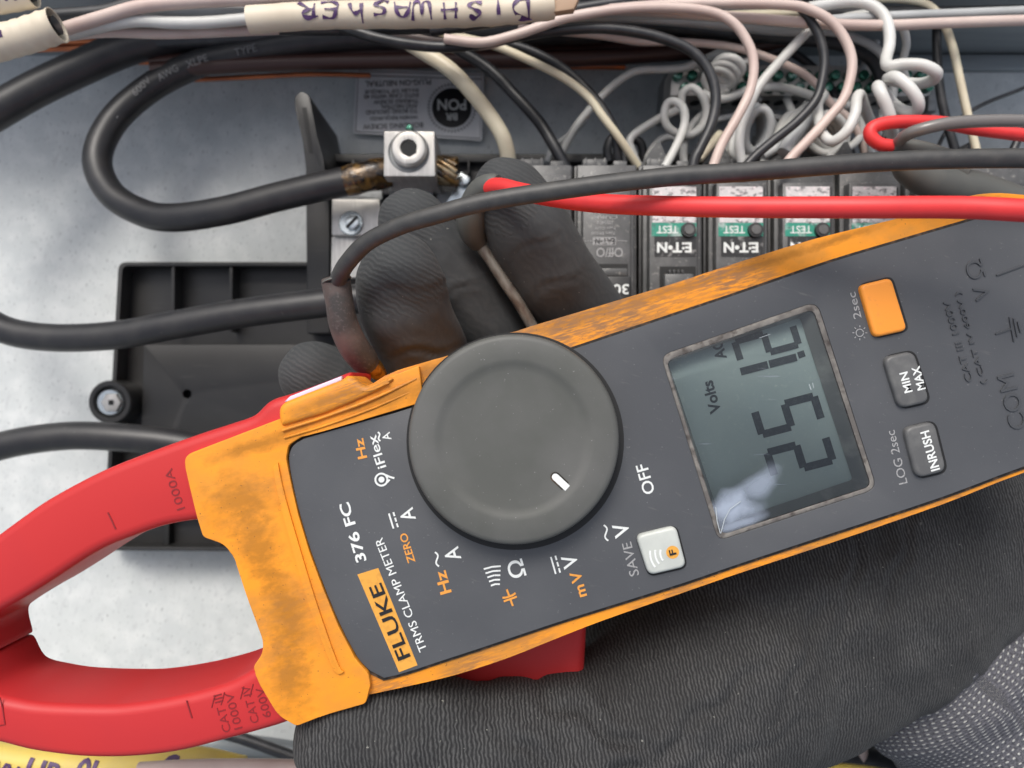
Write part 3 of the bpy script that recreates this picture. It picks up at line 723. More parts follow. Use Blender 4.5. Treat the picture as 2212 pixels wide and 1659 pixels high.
breaker(1545, 'breaker with green TEST band second from the Off/O breaker', 1, 0)
breaker(1689, 'breaker with a scuffed pale label half covered by the orange meter edge', 1, 0)
breaker(1833, 'breaker showing only a sliver of green band above the orange meter edge', 1, 0)
breaker(1977, 'breaker below the grey test probe at the right', 1, 0)
breaker(2121, 'breaker with a pale sticker at the far right edge behind the probe', 1, 0)

# ================================================================ wires
R1 = 1.75
GW = 'white pigtail wires'; GB = 'black branch wires'; GP = 'wires running along the top'
# --- bundle along the top
wire([(135, 64), (226, 36), (306, 14), (419, 3), (600, -4), (900, -12)], 2.3, 'w_pink', 'uppermost pinkish white wire leaving the left tape sleeve', d=262, group=GP)
wire([(150, 72), (274, 42), (355, 27), (451, 24), (560, 28)], 2.4, 'w_grey', 'greyish white wire entering the dishwasher sleeve at the top', d=268, group=GP)
wire([(150, 70), (284, 46), (371, 49), (451, 48), (560, 38)], 2.1, 'w_white', 'white wire bowing below its neighbour into the dishwasher sleeve', d=265, group=GP)
wire([(130, 78), (226, 69), (338, 72), (430, 70), (600, 62)], 2.0, 'w_pink', 'lowest pinkish wire leaving the left tape sleeve', d=272, group=GP)
wire([(110, 36), (226, 26), (290, 8), (400, -10)], 2.6, 'w_black', 'black wire rising out of the left tape sleeve', d=268, group=GB)
wire([(200, 60), (330, 55), (450, 58), (700, 62), (1000, 56)], 2.6, 'w_black', 'black wire lying between the white wires left of the dishwasher sleeve', d=282, group=GB)
for i, (y0, y1, x0, x1, m, r) in enumerate([(79, 76, 60, 520, 'copper', 1.3), (90, 84, 60, 480, 'copper', 1.3), (103, 90, 40, 430, 'copper', 1.2), (128, 120, 300, 900, 'copper', 1.3), (143, 141, 380, 1350, 'copper', 1.5), (166, 160, 420, 800, 'copper', 1.2)]):
    wire([(x0, y0 + 6), ((x0 * 2 + x1) / 3, y0), ((x0 + 2 * x1) / 3, y1), (x1, y1 + 3)], r, m, ['uppermost bare copper wire under the left tape sleeve', 'second bare copper wire under the left tape sleeve', 'third bare copper wire under the left tape sleeve', 'short glimpse of bare copper wire between the two black cables', 'long bare copper wire running above the white sticker', 'lowest dull copper wire against the back panel'][i], d=344 if i < 5 else 360, name='copper_wire', group='bare copper ground wires')
bundle = [(78, 'w_black', 3.0), (92, 'w_brown', 3.2), (106, 'w_black', 3.0), (118, 'w_brown', 3.0), (130, 'w_brown', 2.6), (66, 'w_black', 3.2)]
wl = ['black wire in the dark middle of the top bundle, just below the sleeve', 'reddish brown wire second down in the shaded top bundle', 'black wire between two brown wires in the shaded top bundle', 'brown wire in the lower half of the shaded top bundle', 'lowest brown wire of the shaded top bundle', 'black wire hugging the underside of the dishwasher sleeve']
for i, (y, m, r) in enumerate(bundle):
    wire([(330, y + 22), (560, y + 8), (900, y + random.uniform(-4, 4)), (1250, y - 4), (1500, y - 8 - i * 3), (1700, y - 44), (1900, y - 110), (2100, y - 200)], r * 1.4, m, wl[i], d=345 - i * 3, group=GP)
wire([(713, 44), (765, 54), (852, 74), (939, 92), (1040, 97), (1112, 80), (1200, 66)], 1.9, 'w_pink', 'pinkish wire dipping under the dishwasher sleeve', d=288, group=GP)
wire([(640, 38), (713, 50), (817, 83), (921, 100), (1008, 99), (1095, 83), (1199, 66), (1303, 61), (1390, 72), (1450, 89), (1496, 112), (1531, 152), (1546, 208), (1538, 264), (1513, 319), (1500, 345), (1494, 380)], 2.0, 'w_black', 'black wire dipping below the sleeve then curving down to a breaker', d=280, group=GB)
wire([(960, 84), (1040, 92), (1112, 76), (1165, 58), (1234, 36), (1338, 20), (1440, 16), (1531, 25), (1583, 49), (1616, 94), (1628, 139), (1621, 194), (1593, 253), (1558, 314), (1536, 372)], 1.8, 'w_pink', 'cream and pink wire arching right then down to the third breaker', d=276, group=GP)
wire([(930, 66), (974, 60), (1130, 38), (1234, 21), (1338, 5), (1450, -6)], 2.1, 'w_black', 'black wire rising to the right beneath the dishwasher sleeve', d=280, group=GB)
wire([(860, 78, 305), (908, 108, 303), (974, 152, 301), (1026, 208, 300), (1068, 264, 300), (1090, 306, 300), (1100, 356, 304), (1104, 400, 310)], 3.2, 'w_cream', 'thick cream wire curving down behind the fingertip', group=GW)
wire([(949, 69, 300), (1010, 84, 300), (1067, 98, 300), (1147, 132, 300), (1217, 168, 300), (1269, 208, 300), (1303, 253, 300), (1338, 299, 302), (1381, 364, 308)], 1.7, 'w_cream', 'yellowed wire crossing diagonally above the Off/O breaker', group=GW)
wire([(960, 90, 315), (1008, 117, 315), (1060, 152, 315), (1112, 205, 314), (1165, 264, 312), (1199, 319, 310), (1222, 362, 310)], 2.5, 'w_black', 'thick black wire slanting down right of the cream wire', group=GB)
wire([(1080, 90, 306), (1147, 110, 306), (1217, 148, 306), (1269, 194, 305), (1303, 236, 304), (1328, 285, 304), (1336, 352, 308)], 1.9, 'w_black', 'black wire beside the yellowed diagonal wire', group=GB)
wire([(1212, 332, 330), (1245, 273, 330), (1299, 209, 328), (1338, 174, 327), (1378, 153, 326), (1437, 150, 325), (1477, 146, 324), (1512, 133, 322), (1560, 112, 322), (1600, 104, 324)], 1.8, 'w_white', 'white wire arching from the frame up to the neutral bar', group=GW)
wire([(1386, 372, 316), (1366, 330, 317), (1360, 304, 317), (1378, 284, 317), (1427, 254, 316), (1453, 242, 316), (1475, 228, 322)], 1.75, 'w_white', 'white wire with a sharp elbow left of the loops', group=GW)
def z3(*p): return [(1179.5 + a * .1984, 82.3 + b * .1984) for a, b in p]
def z4(*p): return [(1590.9 + a * .1984, 54.9 + b * .1984) for a, b in p]
lp = z3((1470, 740), (1490, 600), (1590, 540), (1700, 630), (1745, 790), (1700, 950), (1580, 1052), (1440, 1040), (1330, 970), (1285, 850), (1320, 720), (1400, 690), (1490, 760), (1512, 900), (1470, 1060), (1390, 1230), (1290, 1410))
wire([(p[0], p[1], 322 - i * 1.6) for i, p in enumerate(lp)], 1.75, 'w_white', 'white wire twisted into two round loops above the third breaker', group=GW)
def coil(cx, cy, dx, dy, rx, ry, turns, d0, d1, rot=0, lead=None, n=12):
    out = []
    N = int(turns * n)
    for i in range(N + 1):
        t = i / N; a = 2 * math.pi * turns * t; x, y = math.cos(a) * rx, math.sin(a) * ry
        c, s = math.cos(rot), math.sin(rot)
        out.append((cx + dx * t + x * c - y * s, cy + dy * t + x * s + y * c, d0 + (d1 - d0) * t + 4 * math.sin(a)))
    return out
wire(coil(1545, 180, 35, -42, 28, 22, 3.3, 318, 312, .4) + [(1640, 120, 312)], 1.7, 'w_white', 'coiled white wire at the left end of the neutral bar', group=GW)
wire([(x, y, 320) for x, y in z3((1700, 600), (1800, 650), (1950, 660), (2212, 560)) + z4((200, 690), (400, 668), (600, 700), (800, 760), (1000, 830), (1250, 880))], 1.9, 'w_white', 'white wire bridging the front of the neutral bar', group=GW)
wire([(x, y, 292) for x, y in z4((900, -60), (780, 60), (500, 360), (260, 640), (150, 850), (55, 1100), (30, 1300), (60, 1500))], 1.9, 'w_white', 'straight white wire slanting down left across the neutral bar', group=GW)
wire([(1120, 60, 310), (1290, 76, 310), (1380, 90, 310), (1460, 90, 310), (1560, 98, 310), (1616, 110, 310), (1650, 121, 310), (1700, 141, 310), (1740, 162, 310), (1770, 190, 310), (1796, 225, 311), (1829, 252, 312), (1853, 285, 312), (1869, 335, 314)], 1.6, 'w_pink', 'pink wire descending diagonally behind the other wires to the right', group=GP)
wire([(1690, -30), (1715, 0), (1739, 28), (1767, 72), (1780, 120), (1777, 167), (1762, 216), (1722, 262), (1670, 304), (1630, 338), (1600, 372)], 1.8, 'w_black', 'black wire bulging right then sweeping down left over the coils', d=284, group=GB)
wire([(1300, 14), (1444, 9), (1583, 7), (1704, 11), (1752, 22), (1796, 47), (1826, 87), (1840, 130), (1836, 174), (1820, 218), (1791, 253), (1749, 299), (1706, 344), (1690, 372)], 1.85, 'w_pink', 'pinkish wire arcing down to the right of the black bulging wire', d=280, group=GP)
wire([(1200, 22), (1500, 32), (1620, 31), (1722, 26), (1800, 8), (1880, -2), (1965, 0), (2014, 18), (2041, 56), (2059, 106), (2074, 174), (2088, 238), (2108, 320), (2118, 360)], 1.6, 'w_cream', 'yellowish wire dropping vertically near the right edge', d=298, group=GW)
wire([(1746, 17, 290), (1826, 4, 290), (1878, 10, 288), (1908, 32, 286), (1920, 64, 284), (1921, 98, 282), (1914, 128, 279), (1920, 143, 276), (1950, 139, 274), (1992, 141, 272), (2022, 156, 272), (2016, 172, 276), (1985, 181, 280), (1948, 178, 283), (1918, 170, 279), (1936, 167, 273), (1964, 189, 270), (1983, 218, 270), (1980, 240, 273), (1955, 241, 277), (1928, 224, 282), (1906, 196, 279), (1896, 186, 274), (1902, 200, 270), (1916, 232, 270), (1926, 268, 272), (1930, 310, 280)], 2.15, 'w_white', 'bright white wire spiralling in wide zigzag loops near the right', group=GW)
wire([(1895, 290, 300), (1879, 260, 292), (1867, 230, 286), (1858, 205, 281), (1851, 214, 277), (1847, 246, 275), (1829, 283, 275), (1799, 305, 278), (1777, 289, 283), (1768, 253, 288), (1767, 224, 293), (1780, 205, 300)], 2.0, 'w_white', 'white wire forming a deep U right of the pink arc', group=GW)
wire(coil(1612, 290, 28, -10, 24, 46, 5.2, 318, 302, .25), 1.75, 'w_grey', 'tight greyish white coil under the slanting white wire', group=GW)
wire([(x, y, 318) for x, y in z4((130, 880), (230, 890), (350, 1000), (430, 1120), (440, 1180))], 1.7, 'w_grey', 'short grey-white wire end right of the tight coil', group=GW)
wire(coil(1752, 302, 46, -18, 30, 40, 4.2, 322, 306, -.35), 1.75, 'w_white', 'loose white coil low in the tangle right of centre', group=GW)
wire([(x, y, 300) for x, y in z4((290, 1420), (420, 1340), (470, 1220))], 1.8, 'w_grey', 'short white stub between the coils', group=GW)
wire([(1693, 330, 292), (1712, 298, 294), (1738, 262, 300), (1752, 232, 308)], 2.7, 'w_grey', 'thick clipped white wire end standing among the coils', group=GW)
wire([(1716, 345, 305), (1738, 300, 308), (1770, 268, 312), (1800, 262, 316)], 1.7, 'w_grey', 'greyish wire tucked behind the thick clipped end', group=GW)
wire([(1510, 344, 296), (1536, 312, 298), (1554, 290, 308)], 1.7, 'w_cream', 'small cream wire end just left of the pink wire tip', group=GW)
wire([(1180, 30), (1440, 45), (1583, 58), (1687, 68), (1791, 68), (1861, 87), (1906, 119), (1930, 170), (1925, 230)], 1.8, 'w_grey', 'grey-beige wire curving down at the right end of the bundle', d=312, group=GP)
wire([(1150, 50), (1350, 50), (1540, 70), (1700, 84), (1800, 94), (1870, 120), (1900, 160), (1912, 230), (1908, 300)], 2.6, 'w_black', 'thick dark wire bending down behind the bright spiral', d=322, group=GB)
wire([(1150, 20), (1400, 24), (1600, 38), (1756, 50), (1895, 55), (2034, 50), (2212, 44), (2400, 42)], 2.0, 'w_pink', 'long pinkish wire running out at the right edge', d=286, group=GP)
wire([(1150, 8), (1440, 22), (1600, 28), (1791, 30), (2034, 30), (2212, 27), (2400, 25)], 2.9, 'w_black', 'thick black wire running out above the long pinkish wire', d=300, group=GB)
wire([(1150, 44), (1300, 34), (1450, 32), (1600, 40), (1740, 46), (1900, 36), (2300, 20)], 1.8, 'w_grey', 'greyish wire in the middle of the top bundle', d=290, group=GP)
wire([(2024, 30), (2024, 100), (2028, 174), (2040, 243), (2062, 320), (2072, 360)], 1.8, 'w_black', 'vertical black wire left of the yellowish one', d=306, group=GB)
wire([(2300, 150, 320), (2212, 190, 320), (2138, 219, 318), (2086, 247, 316), (2046, 282, 314), (2024, 322, 314)], .85, 'w_black', 'very thin black wire curving down from the right edge', group=GB)
wire([(1895, 90, 330), (1871, 130, 330), (1842, 194, 330), (1825, 230, 330)], 1.4, 'w_grey', 'thin grey wire slanting behind the neutral bar', group=GW)
wire([(1600, 140, 334), (1690, 108, 334), (1760, 150, 334), (1800, 200, 330), (1822, 270, 326), (1840, 340, 322)], 1.9, 'w_black', 'black wire dropping through the tangle behind the pink arc', group=GB)
wire([(1316, 350, 322), (1312, 320, 322), (1326, 296, 322), (1345, 312, 322), (1350, 352, 322)], 2.0, 'w_black', 'small black wire hook at the top of the Off/O breaker', group=GB)
wire([(1372, 300, 330), (1385, 312, 330), (1390, 340, 330), (1384, 372, 326)], 2.0, 'w_black', 'short black hook behind the elbowed white wire', group=GB)
wire([(2180, 345, 300), (2200, 300, 300), (2225, 262, 300)], 1.6, 'w_black', 'short dark wire at the right edge under the red lead', group=GB)

for i_, (lab_, m_, r_, pts_) in enumerate([
    ('thin white wire hooking over the top of the bright spiral', 'w_white', 1.6, [(1760, 60, 300), (1830, 36, 298), (1890, 30, 296), (1940, 48, 296), (1958, 90, 300), (1950, 140, 306), (1962, 190, 312)]),
    ('white wire winding between the pink arc and the bulging black wire', 'w_white', 1.6, [(1690, 372, 302), (1694, 330, 306), (1680, 290, 312), (1702, 250, 316), (1744, 236, 320), (1770, 206, 328)]),
    ('grey wire running low beside the neutral bar ends', 'w_grey', 1.5, [(1460, 330, 318), (1500, 280, 322), (1560, 256, 326), (1640, 250, 328), (1720, 258, 328), (1800, 250, 328)]),
    ('white wire looping tightly above the fourth breaker', 'w_white', 1.6, [(1560, 372, 306), (1572, 330, 308), (1600, 306, 312), (1622, 326, 312), (1604, 350, 308), (1580, 330, 304), (1590, 290, 306), (1620, 262, 312), (1650, 232, 322)]),
    ('short white loop behind the elbowed wire', 'w_white', 1.6, [(1392, 372, 318), (1404, 330, 322), (1430, 300, 324), (1462, 300, 324), (1478, 330, 320), (1470, 370, 314)]),
    ('white wire rising beside the two round loops', 'w_white', 1.6, [(1480, 376, 306), (1476, 330, 312), (1484, 290, 318), (1502, 262, 322), (1530, 236, 326)]),
    ('thin white wire running from the left loops to the bar', 'w_grey', 1.5, [(1572, 372, 310), (1566, 320, 316), (1578, 272, 322), (1600, 236, 328), (1640, 214, 332)]),
    ('white wire curling under the pink descending wire', 'w_white', 1.7, [(1648, 374, 300), (1656, 330, 304), (1684, 284, 310), (1720, 250, 316), (1752, 214, 326)]),
    ('white wire crossing behind the deep U', 'w_white', 1.6, [(1780, 368, 300), (1800, 330, 304), (1838, 316, 308), (1862, 286, 314), (1850, 244, 322), (1822, 214, 328)]),
    ('grey-white wire between the U and the bright spiral', 'w_grey', 1.6, [(1890, 372, 302), (1884, 330, 306), (1892, 290, 312), (1906, 250, 320), (1900, 214, 328)]),
    ('white wire dipping low among the coils', 'w_white', 1.7, [(1700, 214, 326), (1716, 256, 318), (1736, 300, 312), (1776, 330, 306), (1812, 322, 304), (1826, 286, 306)]),
    ('faint grey wire behind the big cream wire', 'w_grey', 1.5, [(1180, 352, 330), (1196, 320, 334), (1230, 292, 338), (1262, 262, 342)])]):
    wire(pts_, r_, m_, lab_, group=GW)
# --- tape sleeves with handwriting
def sleeve_tube(name, pts, r, m, label, n=28):
    o = thing(name, label, 'tape label', W(*pts[len(pts) // 2][:3]), 'handwritten tape labels')
    pos, _ = path3(pts, 8); k = len(pos)
    rad = [r * (1 + .03 * math.sin(i * 1.9) + .02 * math.sin(i * 4.3)) for i in range(k)]
    v, f, u = sweep(pos, rad, n, False); v2, f2, _ = sweep(pos, [x - .45 for x in rad], n, False); b = len(v)
    f += [tuple(q + b for q in g_)[::-1] for g_ in f2]
    for e in (0, (k - 1) * n):
        for j in range(n): f.append((e + j, e + (j + 1) % n, b + e + (j + 1) % n, b + e + j))
    finish('tape_wrap', v + v2, f, M[m], o, 40)
    tube('bundled_wires', pts, r * .55, M['w_black'], o, 16, 8); return o
tp = [(538, 43), (700, 33), (900, 31), (1060, 26), (1196, 12)]
tl = None
tl = sleeve_tube('tape_label', [(*p, 254) for p in tp], 4.5, 'tape', 'cream tape wrap with the upside-down purple word DISHWASHER')
def on_tube(path, d, r):
    def fn(px, py):
        for (xa, ya), (xb, yb) in zip(path, path[1:]):
            if px <= xb or (xb, yb) == path[-1]:
                yc = ya + (yb - ya) * (px - xa) / (xb - xa); break
        off = max(-.97, min(.97, (py - yc) / F * d / r))
        q = W(px, py, d); q.z += r * math.sqrt(1 - off * off) + .2; return q
    return fn
HAND = {'D': [[(0, 1), (.08, 0)], [(-.15, .95), (.5, .9), (.85, .5), (.6, .08), (-.05, .02)]], 'I': [[(.3, .95), (.35, .05)]], 'S': [[(.8, .9), (.4, 1), (.15, .75), (.5, .5), (.8, .28), (.45, .02), (.0, .1)]],
        'H': [[(.1, 1), (.05, 0)], [(.75, 1.05), (.8, .02)], [(-.05, .5), (.95, .55)]], 'W': [[(0, .95), (.12, .1), (.4, .05), (.5, .7), (.62, .05), (.9, .12), (1, 1)]],
        'A': [[(0, 0), (.1, .7), (.4, 1), (.7, .7), (.85, 0)], [(.1, .42), (.75, .42)]], 's': [[(.8, .85), (.3, .8), (.25, .5), (.7, .3), (.3, 0), (0, .1)]],
        'h': [[(.1, 1.05), (.1, 0)], [(.1, .4), (.45, .62), (.7, .45), (.8, 0)]], 'E': [[(.85, .9), (.3, .95), (.1, .6), (.05, .2), (.4, 0), (.9, .08)], [(.1, .5), (.7, .5)]], 'R': [[(.05, 0), (.15, 1)], [(-.1, .9), (.5, 1), (.75, .75), (.45, .5), (.1, .45)], [(.3, .48), (1.05, -.12)]]}
def handwriting(word, x, dx, yc, h_, m, parent, fn, seed=3, wd=6.0, tilt=0):
    rg = random.Random(seed); vs, fs = [], []
    for ch in word:
        w_ = dx * .78 * rg.uniform(.85, 1.12); hh = h_ * rg.uniform(.82, 1.08); oy = rg.uniform(-.08, .08) * h_
        for ln in HAND[ch]:
            pts = [Vector((x - p[0] * w_ + rg.uniform(-1, 1), yc + tilt * (x - 890) / 255 + oy + (p[1] - .5) * hh, 0)) for p in ln]
            pts = catmull(pts, 5); k = len(pts); b = len(vs)
            for i in range(k):
                t = (pts[min(i + 1, k - 1)] - pts[max(i - 1, 0)]).normalized(); nn = Vector((-t.y, t.x, 0)) * wd / 2 * (.75 + .4 * math.sin(i * .7 + x))
                for q in (pts[i] + nn, pts[i] - nn): vs.append(fn(q.x, q.y))
            for i in range(k - 1): fs.append((b + 2 * i, b + 2 * i + 2, b + 2 * i + 3, b + 2 * i + 1))
        x -= dx * rg.uniform(.9, 1.1)
    return finish('lettering', vs, fs, m, parent, 0)
handwriting('DISHWAshER', 1142, 50, 34, 35, M['ink_purple'], tl, on_tube(tp, 254, 4.62), 5, 7.6, -5)
slab('tan_tape', [(1197, 26), (1240, 20), (1252, -6), (1197, -8)], 251, 3, M['tan'], tl, .5)
tp2 = [(-80, 118), (0, 93), (60, 76), (124, 54)]
t2 = sleeve_tube('tape_label', [(*p, 250) for p in tp2], 5.6, 'tape', 'plain cream tape wrap at the left edge with one purple mark')
lettering('I', 12, 92, 250, 14, 34, 190, M['ink_purple'], t2, .03, .15, fn=on_tube(tp2, 250, 5.6))
tp3 = [(-80, 8), (0, -2), (70, -14)]
t3 = sleeve_tube('tape_label', [(*p, 248) for p in tp3], 4.6, 'tape', 'cream tape wrap cut off by the top left corner')
lettering('W8', 20, 2, 248, 26, 60, 186, M['ink_purple'], t3, .03, .15, fn=on_tube(tp3, 248, 4.6))
# --- things along the bottom edge
tagged(tube('cable', [(-60, 1660, 285), (0, 1664, 285), (120, 1672, 285), (300, 1676, 285), (520, 1690, 285)], 7, M['yellow'], None, 20, 6), 'yellow jacketed cable with purple handwriting at the bottom left', 'cable', 'yellow jacketed cables')
yl = thing('cable_jacket', 'yellow cable end with scrawled marker lines under the lower jaw', 'cable', W(200, 1650, 290), 'yellow jacketed cables')
yp = [(-120, 1618), (0, 1640), (200, 1660), (400, 1650), (520, 1672)]
tube('jacket', [(*p, 262) for p in yp], 6.0, M['yellow'], yl, 24, 6)
for s_, x, w_, t_ in (('WN', 30, 70, -14), ('UR', 120, 80, -10), ('0L', 215, 60, -6), ('Cr', 395, 60, 2)):
    lettering(s_, x, 1646 if x < 300 else 1636, 262, 34, w_, t_, M['ink_purple'], yl, .03, .15, fn=on_tube(yp, 262, 6.0))
tagged(tube('wire', [(300, 1664, 250), (420, 1658, 250), (600, 1657, 250), (760, 1668, 250), (860, 1700, 250)], 2.6, M['w_pink']), 'beige wire along the bottom edge left of the thumb', 'wire')
tagged(tube('wire', [(430, 1570, 330), (520, 1594, 326), (600, 1622, 322), (690, 1655, 318), (800, 1690, 315)], 2.5, M['w_black']), 'black wire below the clamp cover at the bottom', 'wire')
tagged(tube('wire', [(1862, 1560, 330), (1860, 1620, 330), (1858, 1700, 330)], 2.8, M['w_pink']), 'short beige wire between thumb base and sleeve at the bottom', 'wire')
tagged(tube('cable', [(1620, 1672, 300), (1750, 1664, 300), (1850, 1668, 300), (1960, 1684, 300)], 3.0, M['yellow']), 'strip of yellow cable at the bottom under the palm', 'cable', 'yellow jacketed cables')
tagged(tube('cable', [(1500, 1640, 335), (1700, 1625, 335), (1900, 1640, 335), (2100, 1680, 335)], 8, M['w_black'], None, 16), 'thick black cable in shadow at the bottom under the sleeve', 'cable')
tagged(tube('cable', [(300, 1600, 345), (480, 1606, 345), (700, 1640, 345), (800, 1700, 345)], 5, M['galv_dark'], None, 16), 'grey metal sheathed cable at the bottom beside the lower jaw', 'cable')

# ================================================================ test leads and probes
tagged(tube('test_lead', [(729, 612, 206), (733, 598, 204), (751, 567, 200), (794, 523, 196), (867, 487, 192), (940, 465, 189), (1049, 436, 187), (1234, 407, 185), (1444, 382, 183), (1617, 371, 182), (1791, 357, 181), (1930, 348, 180), (2080, 343, 179), (2240, 342, 178), (2420, 346, 176)], 2.35, M['black_lead'], None, 24, 8), 'black test lead running from the held probe across the whole picture', 'test lead', 'meter test leads')
tagged(tube('test_lead', [(1040, 406, 226), (1080, 403, 219.5), (1130, 415, 213), (1200, 428, 206), (1303, 440, 197), (1481, 446, 186), (1652, 448, 179), (1861, 448, 172), (2069, 448, 168), (2200, 454, 165), (2400, 466, 162)], 2.55, M['red_lead'], None, 24, 8), 'red test lead stretched from between the fingers over the meter corner', 'test lead', 'meter test leads')
tagged(tube('test_lead', [(1928, 316, 262), (1900, 311, 262), (1880, 293, 262), (1886, 275, 262), (1920, 265, 262), (1975, 263, 262), (2040, 266, 264), (2104, 278, 266), (2212, 292, 266), (2400, 316, 266)], 2.3, M['red_lead'], None, 20, 8), 'red test lead bent into a tight hook at the far right', 'test lead', 'meter test leads')
tagged(tube('test_lead', [(1936, 312, 262), (1955, 294, 256), (1988, 280, 252), (2052, 266, 250), (2138, 261, 250), (2212, 261, 250), (2400, 262, 250)], 2.1, M['grey_lead'], None, 20, 8), 'shiny grey lead curving over the hooked red lead', 'test lead', 'meter test leads')

p1 = thing('test_probe', 'brown-grey dusty probe sleeve with brass tip pinched beside the fingers', 'test probe', W(760, 700, 215), 'test probes held in the hand')
tube('probe_sleeve', [(726, 604, 207, 4.0), (727, 615, 207.5, 4.05), (733, 650, 208, 3.9), (742, 700, 210, 4.1), (762, 745, 213, 4.3), (785, 776, 217, 4.2), (798, 790, 219, 3.4)], 4, M['probe'], p1, 32, 8)
pos_, _ = path3([(726.3, 604.5, 207), (725.8, 603.2, 206.9)], 2)
rim = lambda: None
v, f, u = sweep([W(727.5, 606, 206.6), W(726.6, 602.6, 206.6)], [4.15, 4.0], 32); finish('sleeve_rim', v, f, M['probe_grey'], p1, 50)
v, f, u = sweep([W(726.8, 602.9, 206.5), W(726.2, 601.3, 206.5)], [3.3, 3.2], 32); finish('sleeve_mouth', v, f, M['well'], p1, 50)
tube('brass_tip', [(790, 783, 218, 3.0), (804, 793, 220, 3.1), (815, 803, 222, 2.6), (828, 818, 225, 1.6)], 2, M['brass'], p1, 20, 5)
tube('brass_tip', [(813, 786, 222, 1.4), (822, 800, 224, 1.4)], 1.4, M['brass'], p1, 12, 3)
p2 = thing('test_probe', 'grey probe boot and striped rod wedged between two fingers', 'test probe', W(1060, 500, 235), 'test probes held in the hand')
tube('probe_boot', [(1074, 402, 223, 3.3), (1060, 401, 224, 3.6), (1040, 412, 227, 4.0), (1024, 440, 231, 4.4), (1017, 470, 234, 4.8), (1022, 505, 238, 4.2), (1036, 530, 241, 2.8)], 4, M['probe_grey'], p2, 28, 6)
tube('probe_rod', [(1030, 520, 240), (1060, 562, 241), (1092, 612, 242), (1118, 650, 243), (1160, 722, 246)], 1.9, M['steel_rod'], p2, 16, 6)
p3 = thing('test_probe', 'dark grey probe lying across the breakers at the far right', 'test probe', W(2060, 385, 262), 'test probes held in the hand')
tube('probe_boot', [(1925, 318, 262, 2.3), (1945, 314, 262, 2.6), (1985, 325, 262, 3.4), (2030, 345, 262, 4.4), (2080, 370, 262, 5.6)], 3, M['probe_grey'], p3, 28, 6)
tube('probe_body', [(1935, 342, 255, 2.0), (1962, 366, 258, 5.0), (2020, 392, 262, 6.4), (2110, 412, 264, 6.4), (2220, 450, 264, 5.8), (2360, 520, 264, 5.6)], 3, M['probe_grey'], p3, 32, 6)

# ================================================================ the clamp meter
DM = 190.0
mt = thing('clamp_meter', 'orange and grey clamp meter with red jaws reading 251.2 volts', 'clamp meter', W(1300, 1000, 232))
# red jaws
up_out = [(760, 800), (690, 828), (621, 852), (587, 862), (567, 876), (545, 898), (500, 914), (417, 941), (312, 979), (208, 1021), (104, 1076), (42, 1118), (-30, 1172), (-100, 1236), (-165, 1310), (-205, 1390), (-216, 1441)]
up_in = [(-67, 1441), (-81, 1380), (-62, 1358), (0, 1319), (45, 1294), (115, 1250), (174, 1211), (222, 1184), (278, 1162), (347, 1138), (415, 1126), (500, 1118), (600, 1110), (760, 1060)]
dn_out = [(-216, 1446), (-205, 1500), (-150, 1560), (-70, 1594), (0, 1611), (69, 1628), (174, 1641), (278, 1641), (382, 1629), (486, 1603), (560, 1583), (640, 1556), (800, 1480)]
dn_in = [(700, 1380), (600, 1426), (545, 1449), (486, 1480), (382, 1508), (278, 1525), (208, 1528), (87, 1524), (21, 1514), (-30, 1502), (-50, 1480), (-66, 1443)]
def smooth2(pts, n=4): return [(p.x, p.y) for p in catmull([Vector((*p, 0)) for p in pts], n)]
round_slab('jaw', smooth2(up_out) + smooth2(up_in), 192, 26, M['red'], mt, 2.6)
round_slab('jaw', smooth2(dn_out) + smooth2(dn_in), 192, 26, M['red'], mt, 2.6)
# raised rounded boss rims on the jaw face (alignment marks and ratings)
jd = 191.95
strokes('jaw_mark', [[(233, 1107), (242, 1125), (250, 1143)]], 3.0, jd, M['ink_red'], mt)
strokes('jaw_mark', [[(403, 1513), (409, 1532), (415, 1551)]], 3.0, jd, M['ink_red'], mt)
strokes('jaw_mark', [[(0, 1507), (6, 1530), (11, 1565), (-8, 1569)]], 2.6, jd, M['ink_red'], mt)
lettering('1000A', 377, 1057, jd, 18, 92, 108, M['ink_red'], mt, .0)
for s_, x, y, w_ in (('CAT III', 480, 1541, 84), ('1000V', 505, 1536, 80), ('CAT IV', 541, 1522, 82), ('600V', 569, 1518, 66)):
    lettering(s_, x, y, jd, 18, w_, 105, M['ink_red'], mt, .0)
for cx, cy, L_ in ((471, 1512, 28), (533, 1494, 28)):
    for s_ in (-1, 1):
        ax, ay = -.966 * s_ * 10.5, .26 * s_ * 10.5
        strokes('numeral_bar', [[(cx + ax - .26 * -L_ / 2, cy + ay + .966 * -L_ / 2), (cx + ax + .26 * -L_ / 2, cy + ay + .966 * L_ / 2)]], 2, jd, M['ink_red'], mt)
# lever / inner red block seen under the meter
round_slab('jaw_lever', rounded([(900, 1560), (1262, 1500), (1272, 1300), (930, 1380)], 26), 219, 20, M['red'], mt, 4)
# orange body shell
top_edge = [(604, 912), (740, 870), (831, 812), (905, 786), (980, 764), (1020, 742), (1075, 722), (1110, 717), (1150, 704), (1330, 650), (1450, 614), (1572, 574), (1756, 517), (1930, 474), (2040, 440), (2100, 422), (2163, 417), (2260, 425), (2420, 430)]
bot_edge = [(2420, 960), (2212, 1021), (2034, 1090), (1791, 1174), (1600, 1237), (1444, 1291), (1303, 1340), (1200, 1380), (1100, 1420), (988, 1457), (900, 1478), (800, 1500)]
slab('body_shell', ([(700, 1500), (600, 1380), (480, 1100)] + smooth2(top_edge, 3) + smooth2(bot_edge, 3))[::-1], 191.4, 41, M['orange_dirty'], mt, 1.8, 4, holes=[rounded([(1428, 768), (1765, 651), (1895, 1056), (1552, 1168)], 20)])
